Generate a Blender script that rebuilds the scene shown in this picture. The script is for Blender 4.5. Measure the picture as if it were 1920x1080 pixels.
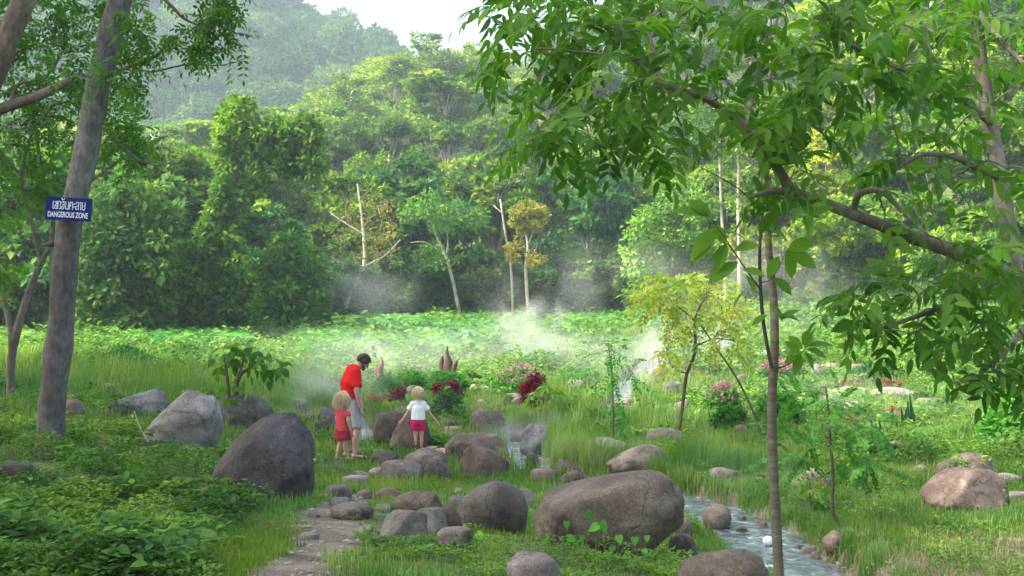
import bpy, bmesh, math, random
import numpy as np
from mathutils import Vector, Matrix, noise as mnoise
R = math.radians
for o in list(bpy.data.objects): bpy.data.objects.remove(o)
SC = bpy.context.scene
COL = SC.collection

# ------------------------------------------------------------------ camera, sky, sun, exposure
CZ = 2.85                     # eye height above the valley floor
FPX = 2059.0                  # focal length in pixels of the 1920 wide photograph
cam = bpy.data.cameras.new("Camera"); camo = bpy.data.objects.new("Camera", cam); COL.objects.link(camo)
camo.location = (0, 0, CZ); camo.rotation_euler = (R(90), 0, 0)
cam.sensor_width = 36.0; cam.lens = 36.0*FPX/1920; cam.clip_start = 0.1; cam.clip_end = 3000
SC.camera = camo
SUN_EL, SUN_AZ = 50, -100      # azimuth measured from +Y (view direction) towards +X
w = bpy.data.worlds.new("World"); SC.world = w; w.use_nodes = True
nt = w.node_tree; nt.nodes.clear()
sky = nt.nodes.new("ShaderNodeTexSky"); sky.sky_type = 'NISHITA'; sky.sun_disc = False
sky.sun_elevation = R(SUN_EL); sky.sun_rotation = R(SUN_AZ); sky.air_density = 1.3; sky.dust_density = 8.0; sky.ozone_density = 1.0
bg = nt.nodes.new("ShaderNodeBackground"); bg.inputs[1].default_value = 0.15
wo = nt.nodes.new("ShaderNodeOutputWorld")
nt.links.new(sky.outputs[0], bg.inputs[0]); nt.links.new(bg.outputs[0], wo.inputs[0])
sl = bpy.data.lights.new("Sun", 'SUN'); sl.energy = 3.0; sl.angle = R(6); sl.color = (1.0, 0.95, 0.84)
so = bpy.data.objects.new("Sun", sl); COL.objects.link(so)
sd = Vector((math.sin(R(SUN_AZ))*math.cos(R(SUN_EL)), math.cos(R(SUN_AZ))*math.cos(R(SUN_EL)), math.sin(R(SUN_EL))))
so.rotation_euler = sd.to_track_quat('Z', 'Y').to_euler()
SC.view_settings.view_transform = 'Standard'; SC.view_settings.look = 'None'
SC.view_settings.exposure = 1.88; SC.view_settings.gamma = 1.0
SC.render.engine = 'CYCLES'
cy = SC.cycles
cy.max_bounces = 5; cy.diffuse_bounces = 3; cy.glossy_bounces = 2; cy.transmission_bounces = 3; cy.volume_bounces = 1
cy.transparent_max_bounces = 8; cy.caustics_reflective = False; cy.caustics_refractive = False
cy.volume_max_steps = 256

# ------------------------------------------------------------------ numeric helpers
def smooth(x, a, b):
    t = np.clip((np.asarray(x, float)-a)/(b-a), 0, 1); return t*t*(3-2*t)
_rs = np.random.RandomState(7)
_G = _rs.rand(256, 256)
def vn(x, y, s=1.0, o=0):                      # smooth value noise 0..1
    x = np.asarray(x, float)/s+17.3*o+500; y = np.asarray(y, float)/s+9.1*o+500
    xi = np.floor(x).astype(int); yi = np.floor(y).astype(int); fx = x-xi; fy = y-yi
    fx = fx*fx*(3-2*fx); fy = fy*fy*(3-2*fy)
    a = _G[xi & 255, yi & 255]; b = _G[(xi+1) & 255, yi & 255]; c = _G[xi & 255, (yi+1) & 255]; d = _G[(xi+1) & 255, (yi+1) & 255]
    return (a*(1-fx)+b*fx)*(1-fy)+(c*(1-fx)+d*fx)*fy
# ------------------------------------------------------------------ terrain height
TY = [-60, 0, 4, 6.5, 8, 10, 12, 15, 18, 24, 40, 60, 80]
TX = [-60, -14, -6, -3.5, -1.5, 0, 1.5, 3, 6, 14, 60]
TZ = np.array([
 [2.5, 2.5, 2.5, 2.4, 2.4, 2.3, 2.2, 2.1, 2.0, 1.6, 1.2, 1.2, 1.6],
 [1.6, 1.6, 1.6, 1.5, 1.5, 1.4, 1.4, 1.3, 1.15, .7, .2, .4, .8],
 [1.4, 1.4, 1.35, 1.25, 1.22, 1.18, 1.1, .92, .66, .25, 0, .3, .8],
 [1.3, 1.3, 1.25, 1.2, 1.1, .98, .8, .48, .2, .05, 0, .3, .8],
 [1.25, 1.25, 1.2, 1.15, 1.0, .76, .48, .17, .03, 0, 0, .3, .8],
 [1.2, 1.2, 1.2, 1.08, .9, .58, .27, .04, 0, 0, 0, .3, .8],
 [1.2, 1.2, 1.1, .92, .74, .42, .14, 0, 0, 0, 0, .3, .8],
 [1.1, 1.1, .9, .6, .40, .12, .02, 0, 0, 0, 0, .3, .8],
 [.9, .9, .6, .4, .3, .22, .16, .12, .1, .05, .05, .3, .8],
 [1.0, 1.0, .7, .6, .5, .5, .5, .5, .5, .5, .6, 1.2, 2.2],
 [3, 3, 3, 3, 3, 3, 3, 3, 3, 3, 4, 6, 9]])
WATER = -0.13
STREAM = np.array([(3.3, 8.0), (3.0, 10.2), (2.9, 11.8), (2.9, 13.1), (2.55, 14.9), (1.87, 16.0), (0.99, 16.9), (.3, 17.6), (.12, 19.9), (.45, 22), (1.6, 24.2), (2.6, 26.8), (3.1, 30.9), (3.9, 35.3), (5.2, 39.8), (7.7, 44), (10, 47)])
SWID = np.array([1.1, 1.05, 1.05, 1.0, .9, .7, .6, .6, .6, .5, .5, .5, .4, .7, 1.5, 2.0, 1.6])
BRANCH = np.array([(.12, 19.6), (-.6, 20.3), (-1.6, 20.0), (-2.4, 20.4), (-2.9, 21.8), (-3.7, 23.5), (-4.6, 25)])
BWID = np.array([.6, .6, .6, .9, .9, .9, .7])
POOL = np.array([(-1.6, 41.0), (.2, 40.5), (1.6, 41.5)]); PWID = np.array([2.4, 3.4, 2.0])
def poly_dist(x, y, P, W):                      # signed distance outside the channel edge
    best = np.full(np.shape(x), 1e9)
    for i in range(len(P)-1):
        a, b = P[i], P[i+1]; d = b-a; L = (d**2).sum()
        t = np.clip(((x-a[0])*d[0]+(y-a[1])*d[1])/L, 0, 1)
        q = np.hypot(x-a[0]-t*d[0], y-a[1]-t*d[1])-(W[i]*(1-t)+W[i+1]*t)/2
        best = np.minimum(best, q)
    return best
def stream_dist(x, y):
    return np.minimum(np.minimum(poly_dist(x, y, STREAM, SWID), poly_dist(x, y, BRANCH, BWID)), poly_dist(x, y, POOL, PWID))
U2 = [-1.2, -.47, -.3, -.22, -.17, -.13, -.05, 0, .1, .2, .45, 1.2]; H2 = [34, 26, 21, 23, 26, 30, 36, 38, 44, 50, 60, 66]
U1 = [-1.2, -.47, -.34, -.21, -.175, -.13, -.115, -.1, -.05, 0, 1.2]; H1 = [90, 102, 101, 88, 81, 75, 70, 62, 54, 48, 40]
def ground(x, y, fine=True):
    x = np.asarray(x, float); y = np.asarray(y, float)
    xc = np.clip(x, -60, 60); yc = np.clip(y, -60, 80)
    xi = np.clip(np.searchsorted(TX, xc, side='right')-1, 0, len(TX)-2); yi = np.clip(np.searchsorted(TY, yc, side='right')-1, 0, len(TY)-2)
    tx = np.array(TX)[xi]; tx1 = np.array(TX)[xi+1]; ty = np.array(TY)[yi]; ty1 = np.array(TY)[yi+1]
    fx = (xc-tx)/(tx1-tx); fy = (yc-ty)/(ty1-ty)
    fx = .5*fx+.5*fx*fx*(3-2*fx); fy = .5*fy+.5*fy*fy*(3-2*fy)
    z = (TZ[xi, yi]*(1-fx)+TZ[xi+1, yi]*fx)*(1-fy)+(TZ[xi, yi+1]*(1-fx)+TZ[xi+1, yi+1]*fx)*fy
    if fine:
        near = 1-smooth(y, 30, 60)
        z = z+near*(.10*(vn(x, y, 1.7)-.5)+.05*(vn(x, y, .55, 3)-.5))*smooth(np.abs(x)+y, 2, 6)+.25*(vn(x, y, 9, 5)-.5)*smooth(y, 20, 45)
    sdist = stream_dist(x, y)
    bank = smooth(sdist, -.12, .2)
    z = np.where(sdist < .4, -.36+(z+.36)*bank, z)
    u = x/np.maximum(y, 20.0)
    z = z+smooth(u, .2, .36)*.30*np.clip(y-58, 0, 30)
    h2 = np.interp(u, U2, H2); h1 = np.interp(u, U1, H1)
    z = z+(h2-.8)*(np.clip((y-80)/120, 0, 1)**1.05)+3*(vn(x, y, 22, 7)-.5)*smooth(y, 85, 120)
    z = z-7*smooth(y, 200, 235)*(1-smooth(y, 240, 280))
    z = z+(h1-h2+7)*smooth(y, 235, 390)*(1+.12*(vn(x, y, 38, 9)-.5)*smooth(y, 235, 300)*(1-smooth(y, 340, 390)))
    z = z-(y > 390)*np.clip(y-390, 0, 400)*.35
    return z
def gz(x, y): return float(ground(np.array([x]), np.array([y]))[0])
def P(px, py, d): return Vector(((px-960)/FPX*d, d, CZ-(py-540)/FPX*d))
def hit(px, py, dmax=140):
    d = np.arange(5.0, dmax, .05); x = (px-960)/FPX*d; z = CZ-(py-540)/FPX*d
    g = ground(x, d); k = np.nonzero(z <= g)[0]
    d0 = d[k[0]] if len(k) else dmax
    return Vector(((px-960)/FPX*d0, d0, gz((px-960)/FPX*d0, d0)))

# ------------------------------------------------------------------ object helpers
def link(o, parent=None):
    COL.objects.link(o)
    if parent: o.parent = parent
    return o
def tag(o, label=None, cat=None, group=None, kind=None):
    if label: o['label'] = label
    if cat: o['category'] = cat
    if group: o['group'] = group
    if kind: o['kind'] = kind
    return o
def empty(name, loc=(0, 0, 0), rz=0):
    o = bpy.data.objects.new(name, None); o.location = loc; o.rotation_euler = (0, 0, rz); o.empty_display_size = .2
    return link(o)
def mesh_np(name, V, F, rnd=None, smooth_=False):
    V = np.asarray(V, np.float32); F = np.asarray(F, np.int32); k = F.shape[1]
    me = bpy.data.meshes.new(name)
    me.vertices.add(len(V)); me.vertices.foreach_set('co', V.ravel())
    me.loops.add(F.size); me.loops.foreach_set('vertex_index', F.ravel())
    me.polygons.add(len(F)); me.polygons.foreach_set('loop_start', np.arange(0, F.size, k, dtype=np.int32))
    if rnd is not None:
        a = me.attributes.new('rnd', 'FLOAT', 'FACE'); a.data.foreach_set('value', np.asarray(rnd, np.float32))
    if smooth_: me.polygons.foreach_set('use_smooth', np.ones(len(F), bool))
    me.update(calc_edges=True)
    return me
def obj(name, me, mat, parent=None, loc=None, color=None):
    o = bpy.data.objects.new(name, me)
    if mat is not None and len(me.materials) == 0: me.materials.append(mat)
    if loc is not None: o.location = loc
    if color is not None: o.color = (*color, 1)
    return link(o, parent)
def copy_tree(o, parent=None):
    c = o.copy(); COL.objects.link(c); c.parent = parent
    for ch in list(o.children): copy_tree(ch, c)
    return c
class TB:                                      # collects tubes as quads
    def __init__(s): s.V = []; s.F = []; s.n = 0
    def tube(s, pts, rad, sides=7, smoothn=3, cap=True):
        pts = [Vector(p) for p in pts]
        if smoothn > 1 and len(pts) > 2:
            q = []; rr = []; n = len(pts)
            for i in range(n-1):
                p0 = pts[max(i-1, 0)]; p1 = pts[i]; p2 = pts[i+1]; p3 = pts[min(i+2, n-1)]
                for k in range(smoothn):
                    t = k/smoothn
                    q.append(.5*((2*p1)+(p2-p0)*t+(2*p0-5*p1+4*p2-p3)*t*t+(3*p1-p0-3*p2+p3)*t**3)); rr.append(rad[i]*(1-t)+rad[i+1]*t)
            q.append(pts[-1]); rr.append(rad[-1]); pts = q; rad = rr
        n = len(pts); up = Vector((.13, .97, .2)); prev = None; base = s.n
        for i in range(n):
            t = (pts[min(i+1, n-1)]-pts[max(i-1, 0)]).normalized()
            a = (up-t*up.dot(t)).normalized() if prev is None else (prev-t*prev.dot(t)).normalized()
            prev = a; b = t.cross(a)
            for k in range(sides):
                an = 2*math.pi*k/sides
                s.V.append(pts[i]+(a*math.cos(an)+b*math.sin(an))*rad[i])
        for i in range(n-1):
            for k in range(sides):
                s.F.append((base+i*sides+k, base+i*sides+(k+1) % sides, base+(i+1)*sides+(k+1) % sides, base+(i+1)*sides+k))
        s.n += n*sides
        if cap:
            s.V.append(pts[-1]+(pts[-1]-pts[-2]).normalized()*rad[-1]*.5); c = s.n; s.n += 1
            for k in range(sides): s.F.append((base+(n-1)*sides+k, base+(n-1)*sides+(k+1) % sides, c, c))
    def mesh(s, name, jitter=0.0):
        bm = bmesh.new(); vs = []
        for v in s.V:
            if jitter: v = v+mnoise.noise_vector(v*3.1)*jitter
            vs.append(bm.verts.new(v))
        for f in s.F:
            f = list(dict.fromkeys(f))
            try: fc = bm.faces.new([vs[i] for i in f]); fc.smooth = True
            except ValueError: pass
        me = bpy.data.meshes.new(name); bm.to_mesh(me); bm.free(); return me

# ------------------------------------------------------------------ leaf instancing
def norm(a): return a/np.maximum(np.linalg.norm(a, axis=-1, keepdims=True), 1e-9)
RHOMB = (np.array([(0, 0, 0), (.27, .45, .07), (0, 1, -.08), (-.27, .45, .07)], float), np.array([(0, 1, 2), (0, 2, 3)]))
def leaf_t(wid=.2, widest=.42, droop=.25, fold=.08, nseg=4, heart=0.0):
    V = []; F = []
    for i in range(nseg+1):
        t = i/nseg; ww = wid*(math.sin(math.pi*(t**(math.log(.5)/math.log(widest))))**.8 if 0 < t < 1 else 0)
        z = -droop*t*t
        if i in (0, nseg): V.append((0, t, z))
        else: V += [(-ww, t, z+fold*ww/wid), (0, t, z), (ww, t, z+fold*ww/wid)]
    idx = lambda i: 1+3*(i-1)
    F += [(0, idx(1)+1, idx(1)), (0, idx(1)+2, idx(1)+1)]
    for i in range(1, nseg-1):
        a = idx(i); b = idx(i+1)
        F += [(a, a+1, b+1), (a, b+1, b), (a+1, a+2, b+2), (a+1, b+2, b+1)]
    a = idx(nseg-1); e = len(V)-1
    F += [(a, a+1, e), (a+1, a+2, e)]
    return np.array(V, float), np.array(F)
LANCE = leaf_t(.17, .42, .25, .05, 5); OVATE = leaf_t(.3, .42, .3, .08, 5); BROAD = leaf_t(.36, .40, .22, .07, 5); THIN = leaf_t(.13, .45, .2, .03, 3)
OBLONG = leaf_t(.22, .52, .22, .05, 5)
def heart_t():
    V = [(0, 0, 0), (-.18, -.18, .03), (-.42, .02, .05), (-.4, .35, .04), (-.2, .7, -.02), (0, 1, -.12), (.2, .7, -.02), (.4, .35, .04), (.42, .02, .05), (.18, -.18, .03), (0, .4, -.03)]
    F = [(0, 1, 10), (1, 2, 10), (2, 3, 10), (3, 4, 10), (4, 5, 10), (5, 6, 10), (6, 7, 10), (7, 8, 10), (8, 9, 10), (9, 0, 10)]
    return np.array(V, float), np.array([(a, c, b) for a, b, c in F])
HEART = heart_t()
def blade_t():
    V = [(-.5, 0, 0), (.5, 0, 0), (-.4, .4, .06), (.4, .4, .06), (-.25, .75, .22), (.25, .75, .22), (0, 1, .45)]
    return np.array(V, float), np.array([(0, 1, 3), (0, 3, 2), (2, 3, 5), (2, 5, 4), (4, 5, 6)])
BLADE = blade_t()
def scatter(tmpl, Pn, Ln, Nn, S, Sw=None):
    """leaves at Pn, length direction Ln, normal Nn, length S, width Sw (defaults to S)"""
    T, F = tmpl; Ln = norm(Ln); W = norm(np.cross(Ln, Nn)); Nv = np.cross(W, Ln)
    S = np.asarray(S, float).reshape(-1, 1, 1); Sw = S if Sw is None else np.asarray(Sw, float).reshape(-1, 1, 1)
    V = Pn[:, None, :]+T[None, :, 0:1]*W[:, None, :]*Sw+T[None, :, 1:2]*Ln[:, None, :]*S+T[None, :, 2:3]*Nv[:, None, :]*S
    n = len(Pn); m = len(T)
    FF = (F[None]+(np.arange(n)*m)[:, None, None]).reshape(-1, 3)
    return V.reshape(-1, 3), FF
def join(parts):
    V = []; F = []; Rn = []; n = 0
    for v, f, r in parts:
        V.append(v); F.append(f+n); Rn.append(r); n += len(v)
    return np.concatenate(V), np.concatenate(F), np.concatenate(Rn)
def rdir(rs, n): return norm(rs.normal(size=(n, 3)))

# ------------------------------------------------------------------ materials
MATS = {}
def nodes(name):
    m = bpy.data.materials.new(name); m.use_nodes = True; t = m.node_tree
    b = t.nodes['Principled BSDF']; MATS[name] = m
    return m, t, b, t.nodes['Material Output']
def N(t, typ, **kw):
    n = t.nodes.new(typ)
    for k, v in kw.items(): setattr(n, k, v)
    return n
def ramp(t, fac, stops):
    r = N(t, 'ShaderNodeValToRGB'); e = r.color_ramp.elements
    while len(e) > 1: e.remove(e[-1])
    e[0].position = stops[0][0]; e[0].color = (*stops[0][1], 1)
    for p_, c in stops[1:]: x = e.new(p_); x.color = (*c, 1)
    t.links.new(fac, r.inputs[0]); return r.outputs[0]
def mulc(t, a, b, fac=1.0, mode='MULTIPLY'):
    m = N(t, 'ShaderNodeMix', data_type='RGBA', blend_type=mode); m.inputs[0].default_value = fac
    for s, k in ((a, 6), (b, 7)):
        if isinstance(s, tuple): m.inputs[k].default_value = (*s, 1)
        else: t.links.new(s, m.inputs[k])
    return m.outputs[2]
def leaf_mat(name, c0, c1, c2=None, trans=.4, rough=.5, patch=None, objcol=True, spec=.35, tcol=(1.25, 1.5, .6), accent=None):
    m, t, b, out = nodes(name)
    at = N(t, 'ShaderNodeAttribute', attribute_name='rnd')
    st = [(0.0, c0), (.55, c1), (1.0, c2 or c1)]
    if accent: st = [(0, c0), (.5, c1), (.955, c2 or c1), (.96, accent), (1, accent)]
    col = ramp(t, at.outputs['Fac'], st)
    if patch:
        g = N(t, 'ShaderNodeNewGeometry'); n = N(t, 'ShaderNodeTexNoise'); n.inputs['Scale'].default_value = patch[0]; n.inputs['Detail'].default_value = 3
        t.links.new(g.outputs['Position'], n.inputs['Vector'])
        pc = ramp(t, n.outputs['Fac'], [(.33, patch[1]), (.5, (1, 1, 1)), (.67, patch[2])])
        col = mulc(t, col, pc)
    if objcol:
        oi = N(t, 'ShaderNodeObjectInfo'); col = mulc(t, col, oi.outputs['Color'])
        hv = N(t, 'ShaderNodeHueSaturation'); mr = N(t, 'ShaderNodeMapRange'); mr.inputs['To Min'].default_value = .8; mr.inputs['To Max'].default_value = 1.2
        t.links.new(oi.outputs['Random'], mr.inputs['Value']); t.links.new(mr.outputs[0], hv.inputs['Value']); t.links.new(col, hv.inputs['Color']); col = hv.outputs[0]
    t.links.new(col, b.inputs['Base Color']); b.inputs['Roughness'].default_value = rough; b.inputs['Specular IOR Level'].default_value = spec
    tr = N(t, 'ShaderNodeBsdfTranslucent'); t.links.new(mulc(t, col, tcol), tr.inputs[0])
    mx = N(t, 'ShaderNodeMixShader'); mx.inputs[0].default_value = trans
    t.links.new(b.outputs[0], mx.inputs[1]); t.links.new(tr.outputs[0], mx.inputs[2]); t.links.new(mx.outputs[0], out.inputs[0])
    return m
def noise_mat(name, scale, stops, rough=.85, bump=.3, bscale=None, objcol=False, spec=.3, stretch=None, detail=6, extra=None, bdist=.02, coord='Object'):
    m, t, b, out = nodes(name)
    tc = N(t, 'ShaderNodeTexCoord'); vec = tc.outputs[coord]
    if stretch:
        mp = N(t, 'ShaderNodeMapping'); mp.inputs['Scale'].default_value = stretch; t.links.new(vec, mp.inputs[0]); vec = mp.outputs[0]
    n = N(t, 'ShaderNodeTexNoise'); n.inputs['Scale'].default_value = scale; n.inputs['Detail'].default_value = detail; n.inputs['Roughness'].default_value = .6
    t.links.new(vec, n.inputs['Vector']); col = ramp(t, n.outputs['Fac'], stops)
    n2 = N(t, 'ShaderNodeTexNoise'); n2.inputs['Scale'].default_value = bscale or scale*6; n2.inputs['Detail'].default_value = 8; n2.inputs['Roughness'].default_value = .7
    t.links.new(vec, n2.inputs['Vector'])
    if extra: col = mulc(t, col, ramp(t, n2.outputs['Fac'], extra))
    if objcol:
        oi = N(t, 'ShaderNodeObjectInfo'); col = mulc(t, col, oi.outputs['Color'])
    t.links.new(col, b.inputs['Base Color']); b.inputs['Roughness'].default_value = rough; b.inputs['Specular IOR Level'].default_value = spec
    if bump:
        bp = N(t, 'ShaderNodeBump'); bp.inputs['Strength'].default_value = bump; bp.inputs['Distance'].default_value = bdist
        t.links.new(n2.outputs['Fac'], bp.inputs['Height']); t.links.new(bp.outputs[0], b.inputs['Normal'])
    return m
M_FOREST = leaf_mat('forest_leaf', (.026, .062, .020), (.070, .15, .030), (.20, .28, .055), trans=.33, spec=.12, rough=.7, patch=(.22, (.75, .85, .9), (1.3, 1.2, .8)))
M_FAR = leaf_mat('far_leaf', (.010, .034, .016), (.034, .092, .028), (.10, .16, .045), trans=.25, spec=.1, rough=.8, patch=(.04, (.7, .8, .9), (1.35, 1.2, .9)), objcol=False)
M_NEAR = leaf_mat('near_leaf', (.026, .072, .013), (.062, .15, .02), (.12, .22, .03), trans=.5, rough=.5, spec=.16, tcol=(1.3, 1.6, .45))
M_BARK_F = noise_mat('forest_bark', 1.5, [(.35, (.20, .17, .13)), (.65, (.42, .39, .33))], objcol=True)
M_BARK = noise_mat('bark', 3.0, [(.3, (.07, .057, .05)), (.5, (.14, .118, .10)), (.72, (.27, .245, .225))], bump=.55, bscale=22, stretch=(1, 1, .45), objcol=True, extra=[(.35, (.6, .6, .6)), (.6, (1.15, 1.15, 1.15))])
M_GROUND = None
def ground_mat():
    m, t, b, out = nodes('ground')
    g = N(t, 'ShaderNodeNewGeometry'); pos = g.outputs['Position']
    def nz(s, d=5):
        n = N(t, 'ShaderNodeTexNoise'); n.inputs['Scale'].default_value = s; n.inputs['Detail'].default_value = d; t.links.new(pos, n.inputs['Vector']); return n.outputs['Fac']
    grass = ramp(t, nz(1.2), [(.3, (.035, .06, .018)), (.5, (.06, .10, .025)), (.7, (.11, .12, .045))])
    soil = ramp(t, nz(2.5, 8), [(.3, (.085, .070, .052)), (.5, (.155, .13, .10)), (.7, (.235, .205, .165))])
    at = N(t, 'ShaderNodeAttribute', attribute_name='soil')
    ad = N(t, 'ShaderNodeMath', operation='MULTIPLY_ADD'); t.links.new(nz(5, 6), ad.inputs[0]); ad.inputs[1].default_value = .9; t.links.new(at.outputs['Fac'], ad.inputs[2])
    mr = N(t, 'ShaderNodeMapRange'); mr.inputs['From Min'].default_value = .75; mr.inputs['From Max'].default_value = 1.05; t.links.new(ad.outputs[0], mr.inputs['Value'])
    mx = N(t, 'ShaderNodeMix', data_type='RGBA'); t.links.new(mr.outputs[0], mx.inputs[0]); t.links.new(grass, mx.inputs[6]); t.links.new(soil, mx.inputs[7])
    t.links.new(mx.outputs[2], b.inputs['Base Color']); b.inputs['Roughness'].default_value = .95; b.inputs['Specular IOR Level'].default_value = .15
    bp = N(t, 'ShaderNodeBump'); bp.inputs['Strength'].default_value = .9; bp.inputs['Distance'].default_value = .06
    t.links.new(nz(14, 8), bp.inputs['Height']); t.links.new(bp.outputs[0], b.inputs['Normal'])
    return m
# ------------------------------------------------------------------ ground sheet
PATH = np.array([(-1.15, 4.0), (-1.30, 6.4), (-1.38, 7.3), (-1.42, 8.4), (-1.62, 9.6), (-1.75, 10.6), (-1.72, 12.2), (-1.65, 13.5)])
PATHW = np.array([.5, .34, .26, .40, .30, .22, .34, .2])
def path_dist(x, y): return poly_dist(x, y, PATH, PATHW)
def build_ground():
    def axis(segs):
        a = []
        for lo, hi, st in segs: a += list(np.arange(lo, hi, st))
        return np.array(a+[segs[-1][1]])
    xs = axis([(-700, -160, 45), (-160, -60, 8), (-60, -14, 2), (-14, -7, .35), (-7, 8, .085), (8, 16, .35), (16, 60, 2), (60, 160, 8), (160, 700, 45)])
    ys = axis([(-300, -20, 40), (-20, 4, 1.5), (4, 24, .085), (24, 50, .3), (50, 85, 1.2), (85, 420, 5), (420, 1000, 60)])
    X, Y = np.meshgrid(xs, ys, indexing='ij')
    Z = ground(X.ravel(), Y.ravel())
    V = np.stack([X.ravel(), Y.ravel(), Z], 1); nx, ny = len(xs), len(ys)
    i, j = np.meshgrid(np.arange(nx-1), np.arange(ny-1), indexing='ij'); a = (i*ny+j).ravel()
    F = np.stack([a, a+ny, a+ny+1, a+1], 1)
    me = mesh_np('ground', V, F, smooth_=True)
    x, y = V[:, 0], V[:, 1]
    soil = 1-smooth(path_dist(x, y), -.05, .22)
    sd_ = stream_dist(x, y); soil = np.maximum(soil, .9*(1-smooth(sd_, .05, .3)))
    soil = np.maximum(soil, .50*smooth(vn(x, y, 1.1, 11), .55, .8)*(y < 20))
    e = ((x-3.9)/1.2)**2+((y-10.6)/1.8)**2; soil = np.maximum(soil, .75*np.exp(-e*e*.3)*smooth(x, 2.6, 3.8))
    for cx, cy, rx, ry, v in ((-.9, 9.4, .9, .8, .7), (-.5, 8.0, .7, .5, .55), (4.4, 10.9, 1.5, 1.3, .62), (-4.6, 14, 1.0, 1.0, .6), (-5.1, 9.3, .5, .8, .5)):
        soil = np.maximum(soil, v*np.exp(-((x-cx)/rx)**2-((y-cy)/ry)**2))
    at = me.attributes.new('soil', 'FLOAT', 'POINT'); at.data.foreach_set('value', soil.astype(np.float32))
    tag(obj('ground', me, ground_mat()), kind='structure')
build_ground()
def build_water():
    m, t, b, out = nodes('water')
    g = N(t, 'ShaderNodeNewGeometry')
    def nz(s, d, dist=0):
        n = N(t, 'ShaderNodeTexNoise'); n.inputs['Scale'].default_value = s; n.inputs['Detail'].default_value = d; n.inputs['Distortion'].default_value = dist; t.links.new(g.outputs['Position'], n.inputs['Vector']); return n.outputs['Fac']
    col = ramp(t, nz(4.5, 6, 1.0), [(.35, (.055, .08, .08)), (.52, (.12, .16, .165)), (.64, (.24, .29, .30)), (.70, (.6, .64, .66))])
    t.links.new(col, b.inputs['Base Color']); b.inputs['Roughness'].default_value = .08; b.inputs['IOR'].default_value = 1.33
    bp = N(t, 'ShaderNodeBump'); bp.inputs['Strength'].default_value = .75; bp.inputs['Distance'].default_value = .05
    t.links.new(nz(7, 5, .6), bp.inputs['Height']); t.links.new(bp.outputs[0], b.inputs['Normal'])
    V = []; F = []
    def ribbon(Pp, W):
        b0 = len(V); n = len(Pp); k = 8
        for i in range(n):
            d = Pp[min(i+1, n-1)]-Pp[max(i-1, 0)]; d = d/np.hypot(*d); nn = np.array((-d[1], d[0]))
            for j in range(k+1):
                q = Pp[i]+nn*(j/k-.5)*(W[i]+.9); V.append((q[0], q[1], WATER+.012*math.sin(i*3+j*2)))
        for i in range(n-1):
            for j in range(k): a = b0+i*(k+1)+j; F.append((a, a+k+1, a+k+2, a+1))
    ribbon(STREAM, SWID)
    o = obj('water', mesh_np('water', V, F, smooth_=True), m); tag(o, kind='structure')
    V.clear(); F.clear(); ribbon(BRANCH, BWID)
    for v in range(len(V)): V[v] = (V[v][0], V[v][1], V[v][2]-.004)
    tag(obj('water', mesh_np('water', V, F, smooth_=True), m), kind='structure')
    V.clear(); F.clear(); ribbon(POOL, PWID)
    tag(obj('water', mesh_np('water', V, F, smooth_=True), m), kind='structure')
build_water()
# ------------------------------------------------------------------ tree prototypes
def crown_mesh(name, seed, lobes, clumps, per, ls, tmpl=RHOMB, flat=.6, up=.5, clump_r=.3, droop=.25, shell=.35):
    """lobes: (cx,cy,cz,rx,ry,rz). Leaf clumps sit on the lobes, leaves on the clumps."""
    rs = np.random.RandomState(seed); parts = []
    vol = np.array([l[3]*l[4]+l[3]*l[5] for l in lobes]); cnt = np.maximum(3, (clumps*vol/vol.sum()).astype(int))
    for l, k in zip(lobes, cnt):
        c = np.array(l[:3]); r = np.array(l[3:6])
        d = rdir(rs, k*2); d = d[d[:, 2] > -.75][:k]; k = len(d)
        cc = c+d*r*(1-shell*rs.rand(k, 1)**1.6)
        cr = clump_r*r.mean()*(.6+.8*rs.rand(k, 1))
        n = per; dd = rdir(rs, k*n).reshape(k, n, 3); dd[..., 2] *= np.where(dd[..., 2] < 0, .5, 1)
        rad = (.45+.55*rs.rand(k, n, 1)**.6)
        p = cc[:, None]+dd*rad*cr[:, None]*np.array([1, 1, flat])
        out = norm(dd*1.0+d[:, None]*.5)
        nn = norm(out*.6+np.array([0, 0, up])+rs.normal(size=(k, n, 3))*.45)
        ln = norm(out+rs.normal(size=(k, n, 3))*.6+np.array([0, 0, -droop]))
        base = rs.rand(k, 1)
        rr = np.clip(.5*base+.5*rs.rand(k, n)+.0, 0, 1)
        v, f = scatter(tmpl, p.reshape(-1, 3), ln.reshape(-1, 3), nn.reshape(-1, 3), ls*(.6+.7*rs.rand(k*n)))
        parts.append((v, f, np.repeat(rr.ravel(), len(tmpl[1]))))
    V, F, Rn = join(parts)
    return mesh_np(name, V, F, Rn)
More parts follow.
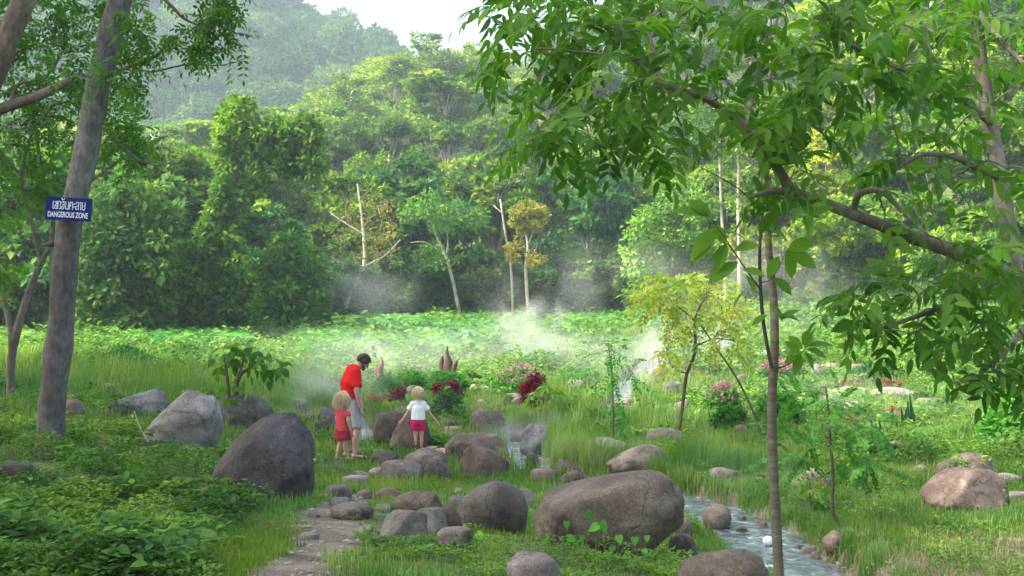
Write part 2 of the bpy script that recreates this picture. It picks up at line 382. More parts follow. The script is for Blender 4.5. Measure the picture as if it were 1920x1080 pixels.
def trunk_mesh(name, seed, H, r0, lobes, lean=(0, 0), forks=1, limb_r=.35):
    rs = random.Random(seed); tb = TB()
    top = Vector((lean[0]*H, lean[1]*H, H)); pts = []
    for i in range(6):
        t = i/5; p = Vector((0, 0, -.5)).lerp(top, t); p.x += rs.uniform(-.03, .03)*H*(0 < i); p.y += rs.uniform(-.02, .02)*H*(0 < i); pts.append(p)
    tb.tube(pts, [r0*(1.15-.8*i/5) for i in range(6)], 8)
    for l in lobes:
        c = Vector(l[:3]); z = min(max(c.z*.55, H*.25), H*.95); i = min(int(z/H*5), 4); a = pts[i].lerp(pts[i+1], z/H*5-i)
        m = a.lerp(c, .5)+Vector((rs.uniform(-.3, .3), rs.uniform(-.3, .3), -.1*(c-a).length))
        tb.tube([a, m, c], [r0*limb_r*1.3, r0*limb_r, r0*limb_r*.4], 5)
        for k in range(3):
            q = c+Vector((rs.uniform(-1, 1)*l[3], rs.uniform(-1, 1)*l[4], rs.uniform(-.2, 1)*l[5]))*.75
            tb.tube([m, m.lerp(q, .5)+Vector((0, 0, .2)), q], [r0*limb_r*.6, r0*limb_r*.4, r0*.06], 4, 2)
    return tb.mesh(name)
def rlobes(seed, n, R_, zc, zr, lr, flat=.75):
    rs = random.Random(seed); out = []
    for i in range(n):
        a = i/n*6.283*1.618*2+rs.uniform(0, 1); q = R_*math.sqrt((i+.4)/n)
        s = lr*rs.uniform(.7, 1.25)
        out.append((q*math.cos(a), q*math.sin(a), zc+zr*rs.uniform(-1, 1)*(1-.5*q/R_)+zr*.6*(1-q/R_), s, s, s*flat))
    return out
def make_proto(name, seed, H, r0, lobes, clumps, per, ls, mat=None, **kw):
    tk = {k: kw.pop(k) for k in ('lean', 'limb_r') if k in kw}
    return (trunk_mesh('trunk', seed, H, r0, lobes, **tk), crown_mesh('crown', seed, lobes, clumps, per, ls, **kw))
PR = {}
PR['round'] = [make_proto('r', s, 8.5, .22, rlobes(s, 9, 2.7, 6.6, 2.2, 1.9), 80, 66, .52) for s in (1, 2, 3)]
PR['bushy'] = [make_proto('b', s, 7.0, .2, rlobes(s, 12, 2.6, 4.6, 3.2, 1.7), 100, 66, .52) for s in (4, 5)]
PR['shrub'] = [make_proto('s', s, 3.6, .12, rlobes(s, 12, 2.3, 2.1, 1.9, 1.25), 110, 70, .42, limb_r=.5) for s in (14, 15, 16)]
PR['layer'] = [make_proto('l', s, 9.5, .24, [(x, y, z, rx, rx, .55) for x, y, z, rx in
    [(random.Random(s*31+i).uniform(-3, 3), random.Random(s*37+i).uniform(-2.5, 2.5), 4.5+i*.55, random.Random(s+i).uniform(1.3, 2.4)) for i in range(11)]], 110, 75, .32, flat=.35, up=1.0) for s in (6, 7)]
PR['feather'] = [make_proto('f', s, 9.5, .2, rlobes(s, 10, 3.0, 7.2, 2.6, 1.7, .85), 150, 60, .32, flat=.7, shell=.6, clump_r=.34) for s in (8, 9)]
PR['tall'] = [make_proto('t', s, 10.5, .17, rlobes(s, 6, 1.6, 9.2, 1.1, 1.2, .8), 60, 80, .34) for s in (10, 11)]
FG = 'trees of the forest round the clearing'
FT = []
def forest_tree(kind, x, y, h, tint, desc, cat='tree', name='forest_tree', sx=1.0, rs=random.Random(5), group=FG, bark=(1, 1, 1)):
    pr = PR[kind][rs.randrange(len(PR[kind]))]
    base = {'shrub': 4.6, 'round': 9.6, 'bushy': 8.6, 'layer': 10.3, 'feather': 10, 'tall': 11.2}[kind]
    s = h/base; r = empty(name, (x, y, gz(x, y)-.15), rs.uniform(0, 6.28)); r.scale = (s*sx*rs.uniform(.9, 1.1), s*sx*rs.uniform(.9, 1.1), s)
    obj('trunk', pr[0], M_BARK_F, r, color=bark); obj('crown', pr[1], M_FOREST, r, color=tint)
    tag(r, desc, cat, group); FT.append((r, x, y, desc)); return r
rf = random.Random(11)
ORD = ['1st', '2nd', '3rd']+[f'{i}th' for i in range(4, 60)]
def row(tag_, u0, u1, n, Y, dY, h, kinds, tints, where, skip=None, sx=1.0):
    L = []
    for i in range(n):
        u = u0+(u1-u0)*(i+rf.uniform(.15, .85))/n; y = (Y(u) if callable(Y) else Y)+rf.uniform(-dY, dY); x = u*y
        if skip and skip(u, y): continue
        k = rf.choice(kinds); tn, tw = rf.choice(tints); hh = h(u) if callable(h) else h
        L.append((x/y, forest_tree(k, x, y, hh*rf.uniform(.85, 1.15), tn, '', sx=sx), k, tw))
    L.sort(key=lambda a: a[0])
    KW = {'shrub': 'shrubby', 'round': 'rounded', 'bushy': 'low-branched bushy', 'layer': 'tiered', 'feather': 'feathery', 'tall': 'slender'}
    for i, (u, o, k, tw) in enumerate(L):
        o['label'] = f'{tw} {KW[k]} tree, {ORD[i]} from left in {where}'
DK = [((.52, .74, .85), 'dark green'), ((.7, .9, .95), 'deep green'), ((1.35, 1.25, .85), 'mid green'), ((.6, .92, 1.2), 'bluish green'), ((1.8, 1.5, .8), 'light green'), ((1.1, 1.15, .95), 'plain green')]
MD = [((1.5, 1.35, 1.0), 'mid green'), ((1.5, 1.3, .8), 'light green'), ((1.0, 1.0, .95), 'deep green'), ((1.8, 1.45, .8), 'yellowish green')]
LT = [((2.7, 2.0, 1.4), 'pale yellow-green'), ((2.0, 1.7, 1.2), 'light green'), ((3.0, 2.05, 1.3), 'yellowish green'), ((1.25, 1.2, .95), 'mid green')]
YL = [((2.4, 1.8, .8), 'bright yellow-green'), ((1.9, 1.6, .8), 'sunlit green'), ((2.8, 1.8, 1.0), 'yellow-green'), ((1.4, 1.35, .8), 'fresh green')]
edgeY = lambda u: float(np.interp(u, [-.6, -.3, -.15, 0, .15, .25, .4, .6], [52, 60, 74, 79, 77, 66, 58, 55]))
row('a0', -.62, .20, 26, lambda u: edgeY(u)+2, 1.5, lambda u: 4.4, ['shrub'], DK, 'fringe along the meadow')
row('a', -.60, .20, 20, lambda u: edgeY(u)+6, 2, lambda u: 9.5, ['round', 'bushy', 'bushy', 'round', 'tall'], DK, 'front row of tall forest', skip=lambda u, y: -.235 < u < -.165)
row('b', -.58, .22, 18, lambda u: edgeY(u)+17, 3, lambda u: 10.5, ['round', 'bushy', 'feather', 'round', 'tall'], MD+DK[:2], 'second forest row')
row('c', -.55, .24, 18, lambda u: edgeY(u)*.5+74, 4, lambda u: 10, ['round', 'feather', 'bushy', 'tall'], MD, 'third row at slope foot')
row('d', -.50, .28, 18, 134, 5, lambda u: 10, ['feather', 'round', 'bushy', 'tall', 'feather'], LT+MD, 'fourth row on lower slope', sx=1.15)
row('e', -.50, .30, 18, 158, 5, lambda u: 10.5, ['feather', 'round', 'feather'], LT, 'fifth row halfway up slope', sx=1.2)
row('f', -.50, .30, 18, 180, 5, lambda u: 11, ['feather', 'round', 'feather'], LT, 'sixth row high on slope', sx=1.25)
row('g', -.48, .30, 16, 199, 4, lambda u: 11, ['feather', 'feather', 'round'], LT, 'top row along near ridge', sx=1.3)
row('r1', .20, .60, 10, lambda u: edgeY(u)+3, 2, lambda u: 4.6, ['shrub'], YL, 'bushes right of clearing', sx=1.0)
row('r2', .20, .58, 9, lambda u: edgeY(u)+11, 2, lambda u: 8, ['bushy', 'round', 'feather'], YL, 'row behind the right bushes')
row('r3', .22, .58, 9, lambda u: edgeY(u)+26, 3, lambda u: 9, ['round', 'feather', 'bushy'], YL, 'slope above right bushes')
row('r4', .24, .58, 9, lambda u: edgeY(u)+48, 3, lambda u: 10, ['round', 'feather', 'bushy'], YL, 'upper sunny right slope', sx=1.2)
row('r5', .28, .56, 7, 148, 4, lambda u: 11, ['round', 'feather'], YL, 'top of sunny right slope', sx=1.3)

# understorey and the wooded mountain behind: nobody could count them
def mass(name, pts, rad, per, ls, seed, mat, flat=.75, tmpl=RHOMB):
    rs = np.random.RandomState(seed); n = len(pts); d = rdir(rs, n*per).reshape(n, per, 3); d[..., 2] = np.abs(d[..., 2])*1.0-.15
    p = pts[:, None]+d*rad[:, None, None]*np.array([1, 1, flat])*(.75+.3*rs.rand(n, per, 1)+.35*(vn(d[..., 0]*3+pts[:, None, 0], d[..., 1]*3+d[..., 2]*2+pts[:, None, 1], .8)[..., None]-.5))
    nn = norm(d*.8+np.array([0, 0, .4])+rs.normal(size=(n, per, 3))*.5); ln = norm(d+rs.normal(size=(n, per, 3))*.7+np.array([0, 0, -.3]))
    v, f = scatter(tmpl, p.reshape(-1, 3), ln.reshape(-1, 3), nn.reshape(-1, 3), ls*(.6+.8*rs.rand(n*per)))
    r = np.clip(.85*rs.rand(n, 1)+.2*rs.rand(n, per), 0, 1)
    return mesh_np(name, v, f, np.repeat(r.ravel(), len(tmpl[1])))
rs = np.random.RandomState(3)
y = rs.uniform(238, 395, 1500); u = rs.uniform(-.62, .12, 1500); x = u*y
pts = np.stack([x, y, ground(x, y)+1.0+9.5*rs.rand(1500)**2], 1)
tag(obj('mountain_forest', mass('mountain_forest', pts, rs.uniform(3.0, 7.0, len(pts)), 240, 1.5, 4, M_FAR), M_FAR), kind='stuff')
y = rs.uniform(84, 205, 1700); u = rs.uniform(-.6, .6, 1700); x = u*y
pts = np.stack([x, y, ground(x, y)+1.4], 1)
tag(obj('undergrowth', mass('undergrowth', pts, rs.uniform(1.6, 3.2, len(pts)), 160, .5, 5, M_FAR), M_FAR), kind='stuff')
u = rs.uniform(-.65, .62, 420); y = np.array([edgeY(a) for a in u])+rs.uniform(0, 16, 420); x = u*y
pts = np.stack([x, y, ground(x, y)+.5], 1)
tag(obj('forest_edge_undergrowth', mass('forest_edge_undergrowth', pts, rs.uniform(.7, 1.7, len(pts)), 200, .34, 6, M_FOREST, flat=1.1), M_FOREST, color=(1.25, 1.25, 1.0)), kind='stuff')

# ------------------------------------------------------------------ near trees, branch by branch
class Net:
    """a skeleton of branches; twig tips are joined to the nearest node with a curved twig"""
    def __init__(s, seed): s.tb = TB(); s.P = []; s.Rr = []; s.rs = random.Random(seed); s.tips = []
    def branch(s, pts, rads, sides=9, reg=True):
        s.tb.tube(pts, rads, sides)
        if reg:
            for i in range(len(pts)-1):
                k = max(1, int((pts[i+1]-pts[i]).length/.15))
                for j in range(k): s.P.append(pts[i].lerp(pts[i+1], j/k)); s.Rr.append(rads[i]*(1-j/k)+rads[i+1]*j/k)
            s.P.append(pts[-1]); s.Rr.append(rads[-1])
    def grow(s, tips, rmax=.02, rtip=.003, sag=.12, sides=5, regstep=.25):
        tips = list(tips); A = np.array([tuple(p) for p in s.P]); Rr = list(s.Rr)
        T = np.array([tuple(p) for p in tips]); dmin = np.array([np.min(np.linalg.norm(A-t, axis=1)) for t in T]) ; todo = list(np.argsort(dmin))
        for i in todo:
            t = T[i]; dd = np.linalg.norm(A-t, axis=1); j = int(np.argmin(dd+ .0)); a = Vector(A[j]); b = Vector(t); L = (b-a).length
            if L < 1e-3: continue
            m1 = a.lerp(b, .35)+Vector((s.rs.uniform(-1, 1), s.rs.uniform(-1, 1), s.rs.uniform(0, 1.4)))*L*sag; m2 = a.lerp(b, .7)+Vector((s.rs.uniform(-1, 1), s.rs.uniform(-1, 1), s.rs.uniform(.2, 1.2)))*L*sag*.8
            r0 = min(rmax, Rr[j]*.7, .004+.012*L); pts = [a, m1, m2, b]
            s.tb.tube(pts, [r0, r0*.8+rtip*.2, r0*.45+rtip*.5, rtip], sides, 2)
            new = []
            for q in range(3):
                k = max(1, int((pts[q+1]-pts[q]).length/regstep))
                for w_ in range(k): new.append(tuple(pts[q].lerp(pts[q+1], (w_+1)/k))); Rr.append(max(rtip, r0*(1-.28*(q+1))))
            A = np.concatenate([A, np.array(new)]); s.tips.append((b, (b-m2).normalized()))
def pinnate(rs, tips, npair, L, ls, tmpl, droop=.5, term=True, spread=.9, jit=.15, lsw=1.0, level=.0):
    """compound leaves: a rachis with pairs of leaflets. returns leaf arrays and rachis polylines"""
    Pn, Ln, Nn, S, Rr, rach = [], [], [], [], [], []
    for (p, d) in tips:
        p = np.array(p); d = norm(np.array(d)+rs.normal(size=3)*.3); up = norm(np.array([0, 0, 1.])+rs.normal(size=3)*.35)
        side = norm(np.cross(d, up)); l = L*(.75+.5*rs.rand()); base = rs.rand(); pts = []
        for k in range(npair+1):
            t = (k+.6)/(npair+.6); q = p+d*l*t-np.array([0, 0, 1])*droop*l*t*t; pts.append(q)
            dd = norm(d-np.array([0, 0, 1])*droop*2*t); sz = ls*(1-.35*abs(t-.55)*2)*(.8+.4*rs.rand())
            nrm = norm(np.cross(side, dd))
            if k == npair:
                if term: Pn.append(q); Ln.append(dd+rs.normal(size=3)*jit); Nn.append(nrm); S.append(sz*1.1); Rr.append(base)
            else:
                for sgn in (-1, 1):
                    Pn.append(q); Ln.append(norm(side*sgn*spread+dd*.75-np.array([0, 0, level+.35*rs.rand()])+rs.normal(size=3)*jit)); Nn.append(nrm+rs.normal(size=3)*.3); S.append(sz*(.85+.3*rs.rand())); Rr.append(base)
        rach.append([Vector(p)]+[Vector(x) for x in pts])
    Pn, Ln, Nn, S, Rr = map(np.array, (Pn, Ln, Nn, S, Rr)); n = len(S)
    v, f = scatter(tmpl, Pn, Ln, norm(Nn), S, S*lsw)
    return v, f, np.repeat(np.clip(.6*Rr+.4*rs.rand(n), 0, .95), len(tmpl[1])), rach
def inpoly(px, py, poly):
    c = False; n = len(poly)
    for i in range(n):
        x1, y1 = poly[i]; x2, y2 = poly[(i+1) % n]
        if (y1 > py) != (y2 > py) and px < (x2-x1)*(py-y1)/(y2-y1)+x1: c = not c
    return c
def polysample(rs, poly, n, d0, d1, dens=None):
    xs = [p[0] for p in poly]; ys = [p[1] for p in poly]; out = []; g = 0
    while len(out) < n and g < n*60:
        g += 1; x = rs.uniform(min(xs), max(xs)); y = rs.uniform(min(ys), max(ys))
        if inpoly(x, y, poly) and (dens is None or rs.random() < dens(x, y)): out.append(P(x, y, rs.uniform(d0, d1)))
    return out
# ---- the big tree whose limb arches over the right half
def right_tree():
    t = empty('broadleaf_tree', (3.05, 5.7, gz(3.05, 5.7)-.1)); off = Vector(t.location)
    tag(t, 'tree at the right edge with a long arching limb and glossy hanging leaves', 'tree')
    Nn = Net(1); D = 5.6
    L = lambda l: [P(x, y, d)-off for x, y, d in l]
    fork = P(1935, 545, D)-off
    Nn.branch([Vector((0, 0, -.3)), P(2010, 800, D)-off, P(1965, 640, D)-off, fork], [.11, .095, .08, .065], 12)
    Nn.branch([fork]+L([(1895, 440, 5.65), (1872, 320, 5.75), (1845, 160, 5.9), (1832, 20, 6.0), (1828, -150, 6.1)]), [.05, .045, .042, .038, .034, .03], 11)
    Nn.branch([fork]+L([(1850, 495, 5.5), (1700, 440, 5.4), (1600, 400, 5.3), (1483, 357, 5.2)]), [.05, .04, .033, .028, .025], 11)
    Nn.branch(L([(1483, 357, 5.2), (1448, 300, 5.15), (1400, 240, 5.1), (1330, 190, 5.05), (1240, 158, 5.0), (1190, 110, 5.0), (1120, 98, 4.95), (1010, 90, 4.9)]), [.028, .024, .021, .017, .014, .010, .007, .004], 9)
    Nn.branch(L([(1483, 357, 5.2), (1440, 358, 5.1), (1402, 370, 5.05)]), [.024, .016, .008], 8)
    Nn.branch(L([(1600, 395, 5.3), (1610, 365, 5.2), (1650, 358, 5.1), (1700, 400, 5.0), (1740, 440, 4.9)]), [.018, .016, .014, .01, .006], 7)
    Nn.branch(L([(1240, 158, 5.0), (1215, 60, 5.2), (1195, -60, 5.4)]), [.013, .01, .007], 7)
    Nn.branch(L([(1400, 240, 5.1), (1420, 120, 5.5), (1460, 20, 5.9), (1480, -80, 6.2)]), [.02, .016, .012, .008], 7)
    Nn.branch(L([(1858, 230, 5.8), (1760, 160, 5.5), (1640, 110, 5.2), (1560, 60, 5.1)]), [.025, .018, .012, .007], 7)
    Nn.branch(L([(1872, 330, 5.75), (1800, 300, 5.3), (1730, 290, 5.0), (1680, 320, 4.9)]), [.022, .016, .012, .006], 7)
    Nn.branch(L([(1850, 495, 5.5), (1800, 560, 5.3), (1700, 600, 5.1), (1640, 620, 5.0)]), [.02, .016, .011, .006], 7)
    Nn.branch(L([(1940, 600, 5.6), (1900, 640, 5.3), (1850, 690, 5.1), (1810, 730, 5.0)]), [.022, .016, .011, .006], 7)
    Nn.branch(L([(1832, 20, 6.0), (1880, 80, 5.6), (1960, 160, 5.3)]), [.02, .014, .008], 7)
    rs = random.Random(4)
    A = [(905, 10), (935, 60), (925, 110), (960, 190), (945, 235), (1000, 300), (1080, 280), (1120, 320), (1210, 300), (1290, 320), (1330, 250), (1450, 270), (1520, 260), (1640, 240), (1750, 190), (1760, -60), (960, -60)]
    tips = polysample(rs, A, 215, 4.5, 6.0, lambda x, y: 1 if x < 1560 else .6)
    tips += polysample(rs, [(1560, 270), (1700, 250), (1960, 120), (1960, 560), (1820, 590), (1680, 430)], 26, 4.4, 6.2, lambda x, y: .55 if x < 1700 else 1)
    tips += polysample(rs, [(1590, 500), (1960, 470), (1980, 690), (1880, 640), (1800, 620), (1650, 640), (1570, 600)], 46, 4.6, 5.7)
    tips += polysample(rs, [(1790, 690), (1960, 600), (1960, 730), (1850, 720)], 14, 4.6, 5.2)
    tips += polysample(rs, [(1330, 270), (1560, 260), (1500, 420), (1420, 330)], 9, 4.9, 5.4)
    tips += polysample(rs, [(1700, -60), (1960, -60), (1960, 200), (1760, 190)], 40, 4.8, 6.5)
    Nn.grow([p-off for p in tips], .012, .0022, .10)
    obj('trunk', Nn.tb.mesh('trunk', .012), M_BARK, t, color=(.95, .95, .93))
    nr = np.random.RandomState(8); ends = []
    for p, d in Nn.tips:
        ends.append((p, tuple(Vector(d)*.7+Vector((0, 0, -.12)))))
        if nr.rand() < .75: ends.append((p-d*.10, tuple(Vector(d)*.4+Vector(nr.normal(size=3))*.6)))
    v, f, r, ra = pinnate(nr, ends, 4, .20, .103, LANCE, droop=.3, spread=.95, lsw=1.0, level=.0)
    obj('crown', mesh_np('crown', v, f, r), M_NEAR, t, color=(.98, 1.0, .92))
def twig_mat():
    m, t, b, o = nodes('twig'); b.inputs['Base Color'].default_value = (.10, .12, .04, 1); b.inputs['Roughness'].default_value = .6
twig_mat()
right_tree()
M_POLE = noise_mat('ringed_bark', 2.0, [(.3, (.06, .052, .038)), (.55, (.125, .11, .082)), (.75, (.22, .20, .16))], bump=.5, bscale=6, stretch=(.6, .6, 9), extra=[(.36, (.55, .5, .45)), (.45, (1, 1, 1))])
M_DKSTEM = noise_mat('dark_stem', 6.0, [(.3, (.05, .04, .033)), (.7, (.12, .095, .075))], bump=.3)
def pole_tree():
    d = 6.4; b0 = P(1462, 1180, d); b0.z = gz(b0.x, b0.y)
    t = empty('slender_tree', b0); tag(t, 'slender young tree with a pale ringed trunk standing before the stream', 'tree')
    Nn = Net(2); L = lambda l: [P(x, y, dd)-b0 for x, y, dd in l]
    Nn.branch([Vector((0.01, 0, -.2))]+L([(1460, 1070, d), (1451, 900, d), (1447, 760, d), (1452, 660, d), (1450, 560, d+.1), (1440, 440, d+.15), (1437, 320, d+.2), (1441, 200, d+.3), (1450, 60, d+.4)]), [.033, .030, .028, .028, .026, .023, .021, .018, .013, .007], 12)
    rs = random.Random(9); tips = polysample(rs, [(1340, 60), (1560, 60), (1560, 260), (1420, 290), (1340, 200)], 22, 6.2, 7.2)
    Nn.grow([p-b0 for p in tips], .008, .002, .1)
    obj('trunk', Nn.tb.mesh('trunk', .004), M_POLE, t)
    S = Net(3)
    S.branch(L([(1447, 690, d-.05), (1432, 610, d-.12), (1425, 520, d-.15), (1426, 430, d-.15), (1436, 330, d-.15), (1442, 250, d-.1)]), [.011, .0105, .0095, .0085, .006, .004], 8)
    S.branch(L([(1424, 541, d-.15), (1395, 500, d-.2), (1365, 455, d-.25), (1330, 405, d-.3)]), [.006, .005, .004, .002], 6)
    S.branch(L([(1426, 395, d-.15), (1380, 350, d-.2), (1310, 312, d-.3)]), [.005, .004, .002], 6)
    S.branch(L([(1452, 692, d), (1480, 682, d-.05), (1510, 655, d-.1)]), [.006, .005, .003], 6)
    S.branch(L([(1426, 530, d-.15), (1450, 520, d-.2), (1475, 470, d-.25)]), [.004, .003, .002], 6)
    S.branch(L([(1426, 430, d-.15), (1470, 400, d-.25), (1500, 415, d-.25)]), [.004, .003, .002], 6)
    obj('side_stem', S.tb.mesh('side_stem'), M_DKSTEM, t)
    # big single leaves, each placed by where it grows on the side stem
    lv = [(1330, 405, -95, -30, .20), (1335, 408, -60, -60, .17), (1340, 420, 30, 60, .13), (1345, 425, -70, 85, .24), (1350, 440, -95, 60, .23), (1350, 430, 75, 10, .17), (1330, 405, -20, -45, .12), (1362, 455, -40, 75, .18), (1385, 490, -90, 45, .23), (1375, 470, 80, -30, .15), (1392, 505, 60, 10, .13), (1398, 515, 30, 45, .12), (1402, 540, -60, 60, .15), (1426, 450, 60, -20, .14),
          (1430, 420, 90, 40, .18), (1440, 400, 80, -40, .18), (1470, 400, 90, 0, .17), (1475, 470, 70, -30, .17), (1475, 470, 80, 40, .19), (1475, 470, 20, 80, .16), (1460, 480, -40, 70, .14), (1500, 415, 80, 30, .17), (1500, 415, 70, -30, .15), (1450, 520, 60, 50, .14), (1445, 570, 50, 50, .12), (1440, 590, -60, 30, .11), (1460, 590, 90, 10, .12), (1462, 600, 60, -50, .12), (1470, 640, 60, 40, .12),
          (1505, 655, -50, -60, .11), (1510, 655, 20, -80, .13), (1515, 650, 85, -20, .15), (1512, 655, 90, 20, .15), (1508, 660, 50, 60, .13), (1500, 660, -20, 80, .12), (1495, 665, -70, 30, .10), (1480, 682, 10, -70, .09), (1442, 250, 70, -20, .15), (1442, 250, -70, 20, .16), (1440, 290, 80, 40, .15), (1310, 312, -80, 30, .15), (1310, 312, -60, -40, .13)]
    nr = np.random.RandomState(3); Pn = np.array([tuple(P(a, b, d-.2)-b0) for a, b, *_ in lv]); Ln = np.array([(x, nr.uniform(-45, 25), -y) for _, _, x, y, _ in lv], float)
    Nv = norm(np.array([0, -.55, .8])+nr.normal(size=(len(lv), 3))*.3); S_ = np.array([l[4] for l in lv])
    v, f = scatter(OBLONG, Pn, Ln, Nv, S_, S_*1.15)
    t1 = OBLONG
    ends = [(p, tuple(d_)) for p, d_ in Nn.tips]
    v2, f2, r2, _ = pinnate(nr, ends, 3, .2, .11, LANCE, droop=.5)
    V, F, Rn = join([(v, f, np.repeat(.6+.4*nr.rand(len(lv)), len(t1[1]))*.94), (v2, f2, r2)])
    obj('crown', mesh_np('crown', V, F, Rn), M_NEAR, t, color=(1.5, 1.5, 1.1))
pole_tree()
# ---- leaning trunk with the sign
M_TRUNK = noise_mat('leaning_trunk_bark', 1.6, [(.32, (.04, .034, .032)), (.48, (.10, .09, .088)), (.62, (.17, .158, .162)), (.72, (.28, .27, .28))], bump=.7, bscale=16, stretch=(1, 1, .5), extra=[(.33, (.55, .55, .55)), (.5, (1, 1, 1)), (.66, (1.5, 1.45, 1.5))], bdist=.03)
def big_trunk():
    d = 12.0; b = P(92, 838, d); b.z = gz(b.x, b.y)
    t = empty('tree', b); tag(t, 'leaning grey-brown tree that carries the blue sign, forked bark scar below it', 'tree')
    row_ = [(92, 850, 28), (95, 800, 26), (102, 720, 23.5), (109, 655, 26), (114, 620, 23), (120, 520, 24), (128, 430, 22.5), (142, 370, 23), (160, 290, 23), (177, 200, 22.5), (196, 110, 22), (212, 50, 21.5), (228, -20, 21), (250, -120, 20), (275, -260, 16), (300, -420, 10)]
    pts = [P(x, y, d)-b for x, y, _ in row_]; pts[0].z = -.3
    tb = TB(); tb.tube(pts, [w_/FPX*d for *_, w_ in row_], 20, 4)
    tb.tube([P(98, 455, d)-b, P(78, 459, d-.1)-b], [.035, .02], 7, 1)
    for a in ([(275, -260), (380, -120, ), (450, 10)], [(212, 60), (300, 60), (330, 90)], [(265, -200), (120, -160), (20, -100)], [(196, 140), (238, 128), (300, 98)], [(196, 140), (280, 135), (345, 122)]):
        pass
    obj('trunk', tb.mesh('trunk', .02), M_TRUNK, t)
    Nn = Net(6); Nn.branch([P(265, -200, d)-b, P(360, -120, d-.3)-b, P(400, -40, d-.5)-b], [.08, .05, .03], 7)
    Nn.branch([P(300, -420, d)-b, P(330, -700, d)-b, P(280, -1000, d)-b], [.06, .05, .03], 6)
    Nn.branch([P(300, -420, d)-b, P(600, -600, d)-b, P(900, -700, d)-b], [.05, .04, .02], 6)
    Nn.branch([P(290, -360, d)-b, P(0, -600, d)-b, P(-300, -700, d)-b], [.05, .04, .02], 6)
    Nn.branch([P(205, 140, d)-b, P(238, 126, d-.2)-b, P(270, 118, d-.4)-b, P(305, 95, d-.5)-b], [.03, .02, .015, .01], 6)
    Nn.branch([P(245, 124, d-.2)-b, P(285, 135, d-.4)-b, P(345, 122, d-.5)-b, P(420, 122, d-.5)-b, P(470, 105, d-.5)-b], [.012, .01, .009, .006, .003], 6)
    Nn.branch([P(235, -60, d)-b, P(310, 0, d-.4)-b, P(345, 35, d-.5)-b, P(380, 50, d-.5)-b], [.03, .02, .014, .008], 6)
    Nn.branch([P(265, -200, d)-b, P(100, -140, d-.8)-b, P(-60, -60, d-1)-b], [.07, .05, .03], 7)
    rs = random.Random(14)
    tips = polysample(rs, [(300, 60), (360, 30), (440, -30), (445, 60), (430, 110), (380, 110), (310, 100)], 34, 11, 12)
    tips += polysample(rs, [(370, -60), (445, -60), (430, 20), (395, 20)], 14, 11, 12)
    tips += polysample(rs, [(235, 10), (285, 10), (290, 60), (245, 100), (230, 60)], 12, 11, 12)
    tips += polysample(rs, [(225, 100), (275, 110), (260, 160), (220, 170)], 10, 11, 12)
    tips += polysample(rs, [(-500, -1100), (1100, -1100), (1200, -500), (600, -250), (-100, -250), (-500, -500)], 210, 8.5, 16)
    Nn.grow([p-b for p in tips], .012, .003, .12)
    obj('branches', Nn.tb.mesh('branches'), M_DKSTEM, t)
    nr = np.random.RandomState(5); ends = []
    for p, dd in Nn.tips:
        for k in range(3): ends.append((p-dd*.1*k, tuple(Vector(dd)*.5+Vector(nr.normal(size=3))*.6+Vector((0, 0, -.2)))))
    v, f, r, ra = pinnate(nr, ends, 6, .26, .085, THIN, droop=.3, lsw=1.5, spread=1.1)
    obj('crown', mesh_np('crown', v, f, r), M_NEAR, t, color=(1.1, 1.1, 1.0))
    return b
big_trunk()
# ---- other trees on the left: forked trunk, the near branch and the slope tree
def left_tree(name, label, seed, d, base, skels, polys, nleaf=(6, .34, .1), rad=.05, tint=(1.3, 1.25, .9), tm=THIN, rep=3, mat=None, lsw=1.5, bark=(1, 1, 1)):
    b = P(base[0], base[1], d); b.z = gz(b.x, b.y)
    t = empty(name, b); tag(t, label, 'tree'); Nn = Net(seed)
    for s in skels:
        pts = [P(q[0], q[1], d+(q[3] if len(q) > 3 else 0))-b for q in s]
        if s[0][:2] == base: pts[0].z = min(pts[0].z, -.2)
        Nn.branch(pts, [q[2]/FPX*d for q in s], 8)
    rs = random.Random(seed); tips = []
    for pl, n in polys: tips += polysample(rs, pl, n, d-1.2*rad*20, d+1.2*rad*20)
    Nn.grow([p-b for p in tips], rad*.6, rad*.09, .15)
    obj('trunk', Nn.tb.mesh('trunk', .01), M_BARK, t, color=bark)
    nr = np.random.RandomState(seed); ends = []
    for p, dd in Nn.tips:
        for k in range(rep): ends.append((p-dd*nleaf[1]*.4*k, tuple(Vector(dd)*.6+Vector(nr.normal(size=3))*.6+Vector((0, 0, .15)))))
    v, f, r, ra = pinnate(nr, ends, nleaf[0], nleaf[1], nleaf[2], tm, droop=.2, lsw=lsw, spread=1.1)
    obj('crown', mesh_np('crown', v, f, r), mat or M_NEAR, t, color=tint); return t
left_tree('tree', 'forked pale-barked tree at the left edge with feathery sunlit leaves', 31, 22, (22, 742),
  [[(22, 742, 9), (20, 690, 8), (24, 640, 8), (12, 580, 5), (2, 520, 4), (-30, 400, 3)], [(24, 650, 9), (40, 590, 7), (60, 530, 6), (78, 490, 5.5), (100, 430, 4.5), (75, 300, 3.5), (60, 180, 3)], [(78, 490, 5), (60, 420, 3.5), (40, 330, 3), (60, 250, 2.5)],
   [(62, 240, 3, -1), (130, 190, 2.5, -1), (260, 300, 2, -1), (330, 305, 1, -1)], [(60, 180, 3), (120, 90, 2.5), (110, 20, 2)], [(100, 430, 3), (160, 350, 2.2), (240, 290, 1.5)], [(40, 330, 3), (-20, 260, 2)]],
  [([(-80, -60), (260, -60), (270, 60), (240, 130), (280, 200), (240, 260), (120, 300), (-80, 330)], 190), ([(-60, 300), (110, 300), (100, 400), (-60, 420)], 40), ([(200, 190), (310, 280), (250, 330), (190, 270)], 22), ([(-30, 480), (30, 470), (30, 560), (-30, 560)], 6)], nleaf=(6, .46, .15), rad=.06, tint=(1.1, 1.1, .95), rep=4)
